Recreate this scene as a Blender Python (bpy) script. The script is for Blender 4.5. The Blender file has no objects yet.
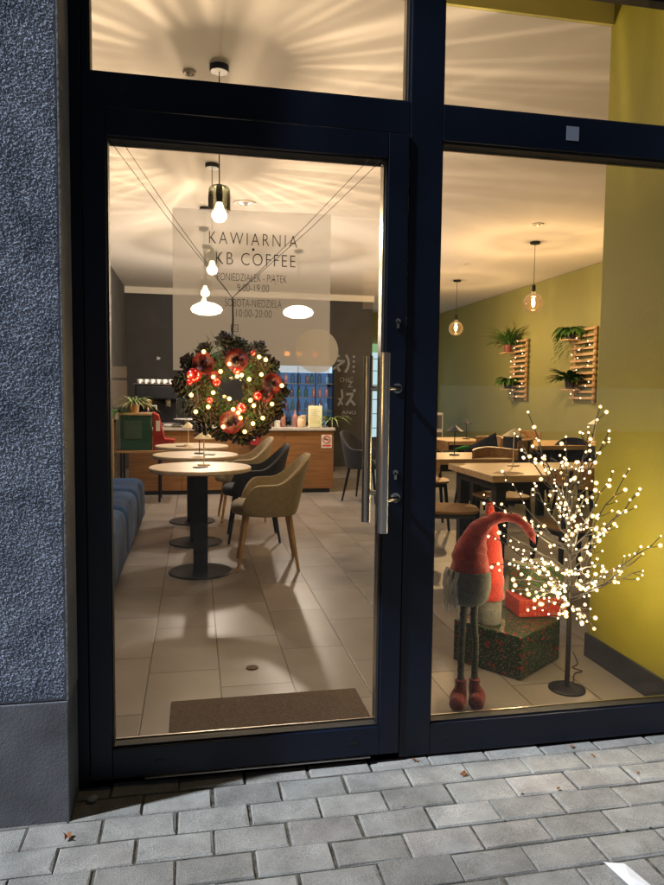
import bpy, bmesh, math, random
from math import sin, cos, pi, radians, sqrt, atan2
from mathutils import Vector, Matrix, noise

S = bpy.context.scene
COL = S.collection
rnd = random.Random(7)

# ------------------------------------------------------------------ camera
def set_camera():
    px_f, yaw, pitch, roll = 690.0, radians(11.2476), radians(4.05), radians(0.65)
    cd = bpy.data.cameras.new('camera')
    cd.sensor_fit = 'HORIZONTAL'; cd.sensor_width = 36.0; cd.lens = px_f / 664.0 * 36.0
    cd.clip_start = 0.02; cd.clip_end = 400
    co = bpy.data.objects.new('camera', cd); COL.objects.link(co)
    fw = Vector((sin(yaw) * cos(pitch), cos(yaw) * cos(pitch), -sin(pitch)))
    rt = Vector((cos(yaw), -sin(yaw), 0)); up = rt.cross(fw)
    r2 = cos(roll) * rt + sin(roll) * up; u2 = -sin(roll) * rt + cos(roll) * up
    M = Matrix((r2, u2, -fw)).transposed().to_4x4()
    M.translation = Vector((0.264, -2.26, 1.27))
    co.matrix_world = M
    S.camera = co
set_camera()

# ------------------------------------------------------------------ world, street light, exposure
SUN_AZ, SUN_EL = radians(13.0), radians(47.0)       # light travels towards +x and slightly +y
w = bpy.data.worlds.new('World'); S.world = w; w.use_nodes = True
nt = w.node_tree; nt.nodes.clear()
sky = nt.nodes.new('ShaderNodeTexSky'); sky.sky_type = 'NISHITA'; sky.sun_disc = False
sky.sun_elevation = radians(0.8); sky.sun_rotation = radians(250)
bg = nt.nodes.new('ShaderNodeBackground'); bg.inputs[1].default_value = 0.06
wo = nt.nodes.new('ShaderNodeOutputWorld')
nt.links.new(sky.outputs[0], bg.inputs[0]); nt.links.new(bg.outputs[0], wo.inputs[0])
sl = bpy.data.lights.new('street_light', 'SUN'); sl.energy = 3.9; sl.angle = radians(2.2); sl.color = (0.86, 0.93, 1.0)
so = bpy.data.objects.new('street_light', sl); COL.objects.link(so)
d = Vector((cos(SUN_AZ) * cos(SUN_EL), sin(SUN_AZ) * cos(SUN_EL), -sin(SUN_EL)))
so.rotation_euler = d.to_track_quat('-Z', 'Y').to_euler(); so.location = (-4, -2, 6)
S.view_settings.view_transform = 'Standard'; S.view_settings.look = 'None'
S.view_settings.exposure = 0.28; S.view_settings.gamma = 1.0; S.view_settings.use_curve_mapping = False
S.render.engine = 'CYCLES'
cy = S.cycles
cy.max_bounces = 8; cy.diffuse_bounces = 3; cy.glossy_bounces = 3; cy.transmission_bounces = 4
cy.transparent_max_bounces = 24; cy.sample_clamp_indirect = 2.0; cy.sample_clamp_direct = 0.0
cy.caustics_reflective = False; cy.caustics_refractive = False; cy.use_denoising = True

# ------------------------------------------------------------------ materials
def nodes(name):
    m = bpy.data.materials.new(name); m.use_nodes = True
    t = m.node_tree; t.nodes.clear()
    o = t.nodes.new('ShaderNodeOutputMaterial')
    return m, t, o
def N(t, typ, **kw):
    n = t.nodes.new(typ)
    for k, v in kw.items():
        if k in n.inputs.keys() if isinstance(k, str) else False: n.inputs[k].default_value = v
        else: setattr(n, k, v)
    return n
def L(t, a, b): t.links.new(a, b)
def math_(t, op, a, b=None, c=None):
    n = t.nodes.new('ShaderNodeMath'); n.operation = op
    for i, v in enumerate((a, b, c)):
        if v is None: continue
        if hasattr(v, 'is_linked') or hasattr(v, 'links'): t.links.new(v, n.inputs[i])
        else: n.inputs[i].default_value = v
    return n.outputs[0]
def col4(c): return (c[0], c[1], c[2], 1)
def mix_col(t, fac, a, b):
    n = t.nodes.new('ShaderNodeMix'); n.data_type = 'RGBA'
    for s, v in ((0, fac), (6, a), (7, b)):
        if hasattr(v, 'links'): t.links.new(v, n.inputs[s])
        else: n.inputs[s].default_value = v if s == 0 else col4(v)
    return n.outputs[2]
def mat(name, c, rough=0.5, metal=0.0, var=0.12, scale=8.0, bump=0.0, bscale=60.0, c2=None, emit=None, es=0.0,
        spec=0.5, stretch=(1, 1, 1), coat=0.0, sheen=0.0, trans=None, detail=4.0, rvar=0.0):
    m, t, o = nodes(name)
    p = t.nodes.new('ShaderNodeBsdfPrincipled')
    p.inputs['Roughness'].default_value = rough; p.inputs['Metallic'].default_value = metal
    p.inputs['Specular IOR Level'].default_value = spec
    p.inputs['Coat Weight'].default_value = coat
    p.inputs['Sheen Weight'].default_value = sheen
    tc = t.nodes.new('ShaderNodeTexCoord'); mp = t.nodes.new('ShaderNodeMapping'); mp.inputs['Scale'].default_value = stretch
    L(t, tc.outputs['Object'], mp.inputs[0])
    no = t.nodes.new('ShaderNodeTexNoise'); no.inputs['Scale'].default_value = scale; no.inputs['Detail'].default_value = detail
    L(t, mp.outputs[0], no.inputs['Vector'])
    a = [max(0, x * (1 - var)) for x in c]; b = [min(1, x * (1 + var)) for x in (c2 or c)]
    mr = t.nodes.new('ShaderNodeMapRange'); mr.inputs[1].default_value = 0.3; mr.inputs[2].default_value = 0.7
    L(t, no.outputs[0], mr.inputs[0])
    L(t, mix_col(t, mr.outputs[0], a, b), p.inputs['Base Color'])
    if rvar:
        L(t, math_(t, 'MULTIPLY_ADD', no.outputs[0], rvar, rough - rvar / 2), p.inputs['Roughness'])
    if bump:
        nb = t.nodes.new('ShaderNodeTexNoise'); nb.inputs['Scale'].default_value = bscale; nb.inputs['Detail'].default_value = 5
        L(t, mp.outputs[0], nb.inputs['Vector'])
        bn = t.nodes.new('ShaderNodeBump'); bn.inputs['Strength'].default_value = bump; bn.inputs['Distance'].default_value = 0.01
        L(t, nb.outputs[0], bn.inputs['Height']); L(t, bn.outputs[0], p.inputs['Normal'])
    if emit:
        p.inputs['Emission Color'].default_value = col4(emit); p.inputs['Emission Strength'].default_value = es
    L(t, p.outputs[0], o.inputs[0])
    return m
def wood(name, c, c2, rough=0.45, axis=0, scale=3.0, coat=0.0):
    st = [14, 14, 14]; st[axis] = 1.2
    return mat(name, c, rough, c2=c2, var=0.10, scale=scale, stretch=tuple(st), bump=0.10, bscale=6, coat=coat, detail=6, rvar=0.1)
def emis(name, c, s, sampling='AUTO'):
    m, t, o = nodes(name)
    e = t.nodes.new('ShaderNodeEmission'); e.inputs[0].default_value = col4(c); e.inputs[1].default_value = s
    L(t, e.outputs[0], o.inputs[0])
    try: m.cycles.emission_sampling = sampling
    except Exception: pass
    return m
def glass(name, tint=(1, 1, 1), ior=1.45, rough=0.0, emit=None, es=0.0, boost=1.0, dirt=0.0):
    # thin glass: fresnel mix of transparency and mirror
    m, t, o = nodes(name)
    tr = t.nodes.new('ShaderNodeBsdfTransparent'); tr.inputs[0].default_value = col4(tint)
    gl = t.nodes.new('ShaderNodeBsdfGlossy'); gl.inputs['Roughness'].default_value = rough
    fr = t.nodes.new('ShaderNodeFresnel'); fr.inputs[0].default_value = ior
    mx = t.nodes.new('ShaderNodeMixShader')
    L(t, math_(t, 'MULTIPLY', fr.outputs[0], boost), mx.inputs[0])
    L(t, tr.outputs[0], mx.inputs[1]); L(t, gl.outputs[0], mx.inputs[2])
    out = mx.outputs[0]
    if dirt:
        tc = t.nodes.new('ShaderNodeTexCoord'); no = t.nodes.new('ShaderNodeTexNoise'); no.inputs['Scale'].default_value = 5; no.inputs['Detail'].default_value = 8
        no.inputs['Roughness'].default_value = 0.65
        L(t, tc.outputs['Object'], no.inputs['Vector'])
        df = t.nodes.new('ShaderNodeBsdfDiffuse'); df.inputs[0].default_value = (0.55, 0.56, 0.6, 1)
        mr = t.nodes.new('ShaderNodeMapRange'); mr.inputs[1].default_value = 0.42; mr.inputs[2].default_value = 0.8
        mr.inputs[3].default_value = dirt * 0.3; mr.inputs[4].default_value = dirt * 2
        L(t, no.outputs[0], mr.inputs[0])
        m2 = t.nodes.new('ShaderNodeMixShader'); L(t, mr.outputs[0], m2.inputs[0]); L(t, out, m2.inputs[1]); L(t, df.outputs[0], m2.inputs[2]); out = m2.outputs[0]
    if emit:
        e = t.nodes.new('ShaderNodeEmission'); e.inputs[0].default_value = col4(emit); e.inputs[1].default_value = es
        ad = t.nodes.new('ShaderNodeAddShader'); L(t, out, ad.inputs[0]); L(t, e.outputs[0], ad.inputs[1]); out = ad.outputs[0]
        try: m.cycles.emission_sampling = 'NONE'
        except Exception: pass
    L(t, out, o.inputs[0])
    return m
def film(name, c, alpha, tl=0.5):
    m, t, o = nodes(name)
    tr = t.nodes.new('ShaderNodeBsdfTransparent')
    df = t.nodes.new('ShaderNodeBsdfDiffuse'); df.inputs[0].default_value = col4(c)
    tl_ = t.nodes.new('ShaderNodeBsdfTranslucent'); tl_.inputs[0].default_value = col4(c)
    a = t.nodes.new('ShaderNodeMixShader'); a.inputs[0].default_value = tl
    L(t, df.outputs[0], a.inputs[1]); L(t, tl_.outputs[0], a.inputs[2])
    b = t.nodes.new('ShaderNodeMixShader'); b.inputs[0].default_value = alpha
    L(t, tr.outputs[0], b.inputs[1]); L(t, a.outputs[0], b.inputs[2])
    L(t, b.outputs[0], o.inputs[0])
    return m

M = {}
M['frame'] = mat('frame', (0.0025, 0.0065, 0.020), 0.42, var=0.35, scale=2.2, spec=0.35, bump=0.05, bscale=300, rvar=0.35, detail=9)
M['gasket'] = mat('gasket', (0.006, 0.006, 0.007), 0.6)
M['alu'] = mat('alu', (0.42, 0.40, 0.38), 0.28, metal=1.0)
M['steel'] = mat('steel', (0.52, 0.51, 0.50), 0.27, metal=1.0, stretch=(40, 40, 2), var=0.15, scale=6)
M['pane'] = glass('pane', (0.975, 0.985, 0.98), 1.5, dirt=0.005, boost=1.0)
M['plinth'] = mat('plinth', (0.17, 0.18, 0.205), 0.9, bump=0.15, bscale=160, var=0.35, scale=5, detail=10)
M['render'] = mat('render', (0.34, 0.42, 0.60), 0.38, bump=0.8, bscale=600, var=0.30, scale=7, c2=(0.50, 0.58, 0.76), detail=10)
M['reveal'] = mat('reveal', (0.22, 0.22, 0.23), 0.9, bump=0.5, bscale=80, var=0.15)
M['olive'] = mat('olive', (0.25, 0.24, 0.08), 0.75, var=0.05, scale=2, bump=0.08, bscale=50)
M['olive_bright'] = mat('olive_bright', (0.60, 0.54, 0.15), 0.75, var=0.05, scale=2, bump=0.08, bscale=50)  # bulkhead face only: olive lightened to stand for light falling on it
M['yellow'] = mat('yellow', (0.27, 0.245, 0.014), 0.6, var=0.05, scale=2, bump=0.08, bscale=50)
M['ceiling'] = mat('ceiling', (0.70, 0.645, 0.59), 0.9, var=0.02, scale=1)
M['cream'] = mat('cream', (0.70, 0.66, 0.58), 0.8, var=0.03)
M['darkwall'] = mat('darkwall', (0.030, 0.029, 0.030), 0.7, var=0.25, scale=3, bump=0.1)
M['greywall'] = mat('greywall', (0.07, 0.07, 0.072), 0.8, var=0.1, scale=2)
M['skirt'] = mat('skirt', (0.013, 0.013, 0.016), 0.4, var=0.3, scale=6)
M['oak'] = wood('oak', (0.40, 0.26, 0.13), (0.50, 0.34, 0.18), 0.4, 0)
M['oakdark'] = wood('oakdark', (0.27, 0.15, 0.06), (0.36, 0.21, 0.09), 0.4, 0)
M['tabletop'] = wood('tabletop', (0.52, 0.40, 0.27), (0.60, 0.48, 0.34), 0.4, 0)
M['ply'] = wood('ply', (0.17, 0.075, 0.022), (0.24, 0.11, 0.035), 0.45, 0, 2.0)
M['lath'] = wood('lath', (0.46, 0.28, 0.14), (0.55, 0.36, 0.20), 0.55, 1)
M['beech'] = wood('beech', (0.42, 0.23, 0.08), (0.50, 0.29, 0.11), 0.4, 2)
M['worktop'] = mat('worktop', (0.45, 0.42, 0.38), 0.3, var=0.1, scale=20)
M['black'] = mat('black', (0.006, 0.006, 0.008), 0.45, var=0.2, spec=0.3)
M['blackmetal'] = mat('blackmetal', (0.008, 0.009, 0.013), 0.4, var=0.3, spec=0.3)
M['tan'] = mat('tan', (0.30, 0.235, 0.13), 0.85, var=0.12, scale=30, bump=0.3, bscale=350, sheen=0.3, detail=6)
M['charcoal'] = mat('charcoal', (0.010, 0.012, 0.020), 0.85, var=0.2, scale=20, bump=0.3, bscale=350, sheen=0.03)
M['bluevelvet'] = mat('bluevelvet', (0.006, 0.038, 0.13), 0.8, spec=0.15, var=0.35, scale=6, bump=0.2, bscale=200, sheen=0.06)
M['navycloth'] = mat('navycloth', (0.012, 0.018, 0.045), 0.85, var=0.2, scale=9, bump=0.4, bscale=60)
M['greencloth'] = mat('greencloth', (0.02, 0.20, 0.03), 0.85)
M['lampcream'] = mat('lampcream', (0.80, 0.68, 0.46), 0.5, var=0.04)
M['lampblack'] = mat('lampblack', (0.015, 0.013, 0.012), 0.5)
M['lampwhite'] = mat('lampwhite', (0.62, 0.60, 0.55), 0.5, var=0.04)
M['green_metal'] = mat('green_metal', (0.012, 0.055, 0.035), 0.4, var=0.1)
M['green_panel'] = mat('green_panel', (0.045, 0.08, 0.058), 0.4, var=0.1)
M['leaf'] = mat('leaf', (0.035, 0.10, 0.018), 0.5, c2=(0.07, 0.17, 0.03), var=0.2, scale=30)
M['leafpale'] = mat('leafpale', (0.14, 0.19, 0.07), 0.5, c2=(0.22, 0.27, 0.12), var=0.2, scale=30)
M['leafdark'] = mat('leafdark', (0.018, 0.055, 0.015), 0.5, c2=(0.035, 0.09, 0.02), var=0.2, scale=30)
M['pot_black'] = mat('pot_black', (0.02, 0.02, 0.022), 0.5)
M['pot_red'] = mat('pot_red', (0.16, 0.035, 0.03), 0.5)
M['pot_white'] = mat('pot_white', (0.5, 0.48, 0.44), 0.5)
M['pot_terra'] = mat('pot_terra', (0.45, 0.24, 0.11), 0.6)
M['cone'] = mat('cone', (0.030, 0.018, 0.011), 0.6, c2=(0.085, 0.05, 0.028), var=0.3, scale=60)
M['fir'] = mat('fir', (0.015, 0.045, 0.012), 0.6, c2=(0.035, 0.085, 0.02), var=0.3, scale=60)
M['redribbon'] = mat('redribbon', (0.19, 0.005, 0.007), 0.5, var=0.4, scale=30, sheen=0.3)
M['redball'] = mat('redball', (0.30, 0.008, 0.008), 0.2, var=0.1, coat=0.6)
M['rope'] = mat('rope', (0.02, 0.016, 0.012), 0.9)
M['redfelt'] = mat('redfelt', (0.50, 0.032, 0.014), 0.95, var=0.2, scale=60, bump=0.7, bscale=160, sheen=0.4)
M['redboot'] = mat('redboot', (0.20, 0.014, 0.012), 0.95, var=0.25, scale=60, bump=0.7, bscale=200, sheen=0.3)
M['greyfelt'] = mat('greyfelt', (0.145, 0.15, 0.12), 0.95, var=0.2, scale=60, bump=0.6, bscale=200, sheen=0.3)
M['greyfelt_pale'] = mat('greyfelt_pale', (0.25, 0.25, 0.22), 0.95, var=0.25, scale=50, bump=0.7, bscale=180, sheen=0.3)
M['legwool'] = mat('legwool', (0.085, 0.095, 0.07), 0.95, var=0.5, scale=120, bump=0.8, bscale=250)
M['whitefur'] = mat('whitefur', (0.75, 0.73, 0.68), 0.9, var=0.1)
M['doormat'] = mat('doormat', (0.19, 0.14, 0.105), 1.0, var=0.3, scale=120, bump=1.0, bscale=400)
M['paper'] = mat('paper', (0.8, 0.82, 0.86), 0.7, var=0.03)
M['card'] = mat('card', (0.62, 0.60, 0.34), 0.7, var=0.05)
M['ink'] = mat('ink', (0.02, 0.018, 0.016), 0.6)
M['whiteink'] = film('whiteink', (0.55, 0.50, 0.42), 0.62, 0.3)
M['film'] = film('film', (0.92, 0.88, 0.84), 0.56, 0.82)
M['disc'] = film('disc', (0.9, 0.82, 0.68), 0.42, 0.7)
M['signwhite'] = mat('signwhite', (0.65, 0.6, 0.55), 0.5)
M['signred'] = mat('signred', (0.5, 0.03, 0.02), 0.5)
M['whiteplastic'] = mat('whiteplastic', (0.7, 0.7, 0.7), 0.35)
M['greysticker'] = mat('greysticker', (0.22, 0.25, 0.33), 0.6)
M['ceramic'] = mat('ceramic', (0.75, 0.75, 0.75), 0.2)
M['chrome'] = mat('chrome', (0.6, 0.6, 0.62), 0.15, metal=1)
M['amber_label'] = mat('amber_label', (0.6, 0.45, 0.3), 0.5)
M['bottle_clear'] = glass('bottle_clear', (0.75, 0.72, 0.68), 1.45, rough=0.05, boost=1.4)
M['bottle_brown'] = mat('bottle_brown', (0.08, 0.025, 0.012), 0.15, coat=0.5)
M['bottle_green'] = mat('bottle_green', (0.02, 0.09, 0.03), 0.15, coat=0.5)
M['bottle_blue'] = mat('bottle_blue', (0.10, 0.25, 0.5), 0.2, coat=0.5)
M['bottle_pink'] = mat('bottle_pink', (0.28, 0.12, 0.10), 0.3, coat=0.3)
M['redmetal'] = mat('redmetal', (0.25, 0.015, 0.012), 0.4)
M['smoke_glass'] = glass('smoke_glass', (0.60, 0.60, 0.50), 1.5, boost=1.6)
M['amber_globe'] = glass('amber_globe', (0.93, 0.80, 0.58), 1.5, boost=1.5, emit=(1.0, 0.55, 0.2), es=0.10)
M['filament'] = emis('filament', (1.0, 0.62, 0.25), 60, 'NONE')
M['opal'] = emis('opal', (1.0, 0.86, 0.66), 7.0, 'NONE')
M['bulbglow'] = emis('bulbglow', (1.0, 0.80, 0.42), 14.0, 'NONE')
M['fairy'] = emis('fairy', (1.0, 0.80, 0.45), 26.0, 'NONE')
M['fairycap'] = glass('fairycap', (1, 0.95, 0.85), 1.3, emit=(1.0, 0.58, 0.20), es=0.42)  # faintly glowing shell round each tree bulb, imitating its halo
M['fairy_wreath'] = emis('fairy_wreath', (1.0, 0.72, 0.28), 22.0, 'NONE')
M['capwreath'] = glass('capwreath', (1, 0.95, 0.85), 1.3, emit=(1.0, 0.60, 0.16), es=0.9)  # glow shell of the wreath bulbs, a halo made as geometry
M['fairy_small'] = emis('fairy_small', (1.0, 0.70, 0.35), 5.0, 'NONE')
M['fridgelight'] = emis('fridgelight', (0.25, 0.50, 0.95), 0.16)
M['fridgelight2'] = emis('fridgelight2', (0.55, 0.8, 1.0), 0.9)
M['screen'] = emis('screen', (0.62, 0.86, 0.93), 0.75)
M['coolerstripe'] = mat('coolerstripe', (0.25, 0.3, 0.32), 0.5)
M['spotlight'] = mat('spotlight', (0.55, 0.53, 0.5), 0.3, metal=0.8)
M['rosette'] = mat('rosette', (0.65, 0.60, 0.52), 0.5)
M['twig'] = mat('twig', (0.010, 0.007, 0.005), 0.6, var=0.3)
M['leaf_dead'] = mat('leaf_dead', (0.28, 0.11, 0.04), 0.8, var=0.3, scale=80)
M['pebble'] = mat('pebble', (0.35, 0.34, 0.32), 0.8)
M['ribbonwire'] = mat('ribbonwire', (0.02, 0.02, 0.02), 0.6)

def floor_tile_mat():
    m, t, o = nodes('floor_tile')
    p = t.nodes.new('ShaderNodeBsdfPrincipled')
    tc = t.nodes.new('ShaderNodeTexCoord'); sp = t.nodes.new('ShaderNodeSeparateXYZ'); L(t, tc.outputs['Object'], sp.inputs[0])
    u = math_(t, 'DIVIDE', math_(t, 'SUBTRACT', sp.outputs[0], 0.056), 0.3133)
    cu = math_(t, 'FLOOR', u); fu = math_(t, 'FRACT', u)
    v = math_(t, 'DIVIDE', math_(t, 'SUBTRACT', math_(t, 'SUBTRACT', sp.outputs[1], math_(t, 'MULTIPLY', cu, 0.4)), 0.27), 0.60)
    cv = math_(t, 'FLOOR', v); fv = math_(t, 'FRACT', v)
    du = math_(t, 'MULTIPLY', math_(t, 'MINIMUM', fu, math_(t, 'SUBTRACT', 1.0, fu)), 0.3133)
    dv = math_(t, 'MULTIPLY', math_(t, 'MINIMUM', fv, math_(t, 'SUBTRACT', 1.0, fv)), 0.60)
    dd = math_(t, 'MINIMUM', du, dv)
    g = t.nodes.new('ShaderNodeMapRange'); g.inputs[1].default_value = 0.0020; g.inputs[2].default_value = 0.0042
    L(t, dd, g.inputs[0])
    cb = t.nodes.new('ShaderNodeCombineXYZ'); L(t, cu, cb.inputs[0]); L(t, cv, cb.inputs[1])
    wn = t.nodes.new('ShaderNodeTexWhiteNoise'); L(t, cb.outputs[0], wn.inputs[0])
    no = t.nodes.new('ShaderNodeTexNoise'); no.inputs['Scale'].default_value = 2.4; no.inputs['Detail'].default_value = 8; no.inputs['Roughness'].default_value = 0.62
    va = t.nodes.new('ShaderNodeVectorMath'); va.operation = 'ADD'
    L(t, tc.outputs['Object'], va.inputs[0]); L(t, wn.outputs['Color'], va.inputs[1]); L(t, va.outputs[0], no.inputs['Vector'])
    tone = math_(t, 'ADD', math_(t, 'MULTIPLY', no.outputs[0], 0.75), math_(t, 'MULTIPLY', wn.outputs[0], 0.25))
    mr = t.nodes.new('ShaderNodeMapRange'); mr.inputs[1].default_value = 0.3; mr.inputs[2].default_value = 0.75; L(t, tone, mr.inputs[0])
    c = mix_col(t, mr.outputs[0], (0.155, 0.135, 0.122), (0.275, 0.245, 0.222))
    c = mix_col(t, g.outputs[0], (0.055, 0.045, 0.038), c)
    # fine specks of dirt trodden in by the door
    n2 = t.nodes.new('ShaderNodeTexNoise'); n2.inputs['Scale'].default_value = 170; n2.inputs['Detail'].default_value = 2
    L(t, tc.outputs['Object'], n2.inputs['Vector'])
    sk = t.nodes.new('ShaderNodeMapRange'); sk.inputs[1].default_value = 0.72; sk.inputs[2].default_value = 0.78; sk.inputs[4].default_value = 0.25; L(t, n2.outputs[0], sk.inputs[0])
    c = mix_col(t, sk.outputs[0], c, (0.10, 0.08, 0.065))
    L(t, c, p.inputs['Base Color'])
    L(t, math_(t, 'MULTIPLY_ADD', no.outputs[0], 0.22, 0.24), p.inputs['Roughness'])
    bn = t.nodes.new('ShaderNodeBump'); bn.inputs['Strength'].default_value = 0.5; bn.inputs['Distance'].default_value = 0.002
    L(t, g.outputs[0], bn.inputs['Height']); L(t, bn.outputs[0], p.inputs['Normal'])
    L(t, p.outputs[0], o.inputs[0]); return m
def paver_mat():
    m, t, o = nodes('paver')
    p = t.nodes.new('ShaderNodeBsdfPrincipled'); p.inputs['Roughness'].default_value = 0.85
    at = t.nodes.new('ShaderNodeVertexColor'); at.layer_name = 'tone'
    tc = t.nodes.new('ShaderNodeTexCoord')
    n1 = t.nodes.new('ShaderNodeTexNoise'); n1.inputs['Scale'].default_value = 9; n1.inputs['Detail'].default_value = 7; n1.inputs['Roughness'].default_value = 0.6
    n2 = t.nodes.new('ShaderNodeTexNoise'); n2.inputs['Scale'].default_value = 330; n2.inputs['Detail'].default_value = 3
    L(t, tc.outputs['Object'], n1.inputs['Vector']); L(t, tc.outputs['Object'], n2.inputs['Vector'])
    k = math_(t, 'MULTIPLY', math_(t, 'MULTIPLY_ADD', n1.outputs[0], 1.5, 0.30), math_(t, 'MULTIPLY_ADD', n2.outputs[0], 1.9, 0.05))
    vm = t.nodes.new('ShaderNodeVectorMath'); vm.operation = 'SCALE'; L(t, at.outputs[0], vm.inputs[0]); L(t, k, vm.inputs['Scale'])
    # pale lime bloom patches and greenish damp patches
    n3 = t.nodes.new('ShaderNodeTexNoise'); n3.inputs['Scale'].default_value = 5.0; n3.inputs['Detail'].default_value = 5; L(t, tc.outputs['Object'], n3.inputs['Vector'])
    mr = t.nodes.new('ShaderNodeMapRange'); mr.inputs[1].default_value = 0.56; mr.inputs[2].default_value = 0.74; mr.inputs[4].default_value = 0.5; L(t, n3.outputs[0], mr.inputs[0])
    c = mix_col(t, mr.outputs[0], (0, 0, 0), (0.42, 0.44, 0.44))
    mxn = c.node; t.links.new(vm.outputs[0], mxn.inputs[6])
    L(t, c, p.inputs['Base Color'])
    bn = t.nodes.new('ShaderNodeBump'); bn.inputs['Strength'].default_value = 0.75; bn.inputs['Distance'].default_value = 0.004
    L(t, math_(t, 'ADD', n2.outputs[0], math_(t, 'MULTIPLY', n1.outputs[0], 1.5)), bn.inputs['Height']); L(t, bn.outputs[0], p.inputs['Normal'])
    L(t, p.outputs[0], o.inputs[0]); return m
def gift_mat(name, base, dots, dotcol2, scale):
    m, t, o = nodes(name)
    p = t.nodes.new('ShaderNodeBsdfPrincipled'); p.inputs['Roughness'].default_value = 0.5
    tc = t.nodes.new('ShaderNodeTexCoord')
    def layer(c, sc, th, colr):
        v = t.nodes.new('ShaderNodeTexVoronoi'); v.inputs['Scale'].default_value = sc; L(t, tc.outputs['Object'], v.inputs['Vector'])
        mr = t.nodes.new('ShaderNodeMapRange'); mr.inputs[1].default_value = th; mr.inputs[2].default_value = th * 0.7; L(t, v.outputs['Distance'], mr.inputs[0])
        return mix_col(t, mr.outputs[0], c, colr) if not hasattr(c, 'links') else mix_col(t, mr.outputs[0], c, colr)
    c = layer(base, scale * 3.2, 0.30, dotcol2)
    c = layer(c, scale, 0.30, dots)
    L(t, c, p.inputs['Base Color'])
    n = t.nodes.new('ShaderNodeTexNoise'); n.inputs['Scale'].default_value = 14; L(t, tc.outputs['Object'], n.inputs['Vector'])
    bn = t.nodes.new('ShaderNodeBump'); bn.inputs['Strength'].default_value = 0.3; bn.inputs['Distance'].default_value = 0.01; L(t, n.outputs[0], bn.inputs['Height']); L(t, bn.outputs[0], p.inputs['Normal'])
    L(t, p.outputs[0], o.inputs[0]); return m
M['tile'] = floor_tile_mat(); M['paver'] = paver_mat()
M['gift_green'] = gift_mat('gift_green', (0.008, 0.028, 0.010), (0.30, 0.022, 0.016), (0.30, 0.28, 0.16), 34)
M['gift_floral'] = gift_mat('gift_floral', (0.07, 0.12, 0.05), (0.5, 0.06, 0.03), (0.5, 0.42, 0.25), 36)
M['gift_red'] = gift_mat('gift_red', (0.50, 0.035, 0.015), (0.55, 0.14, 0.09), (0.60, 0.22, 0.14), 38)
M['sand'] = mat('sand', (0.05, 0.045, 0.035), 1.0, c2=(0.17, 0.155, 0.125), var=0.3, scale=40, bump=1, bscale=300)

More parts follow.
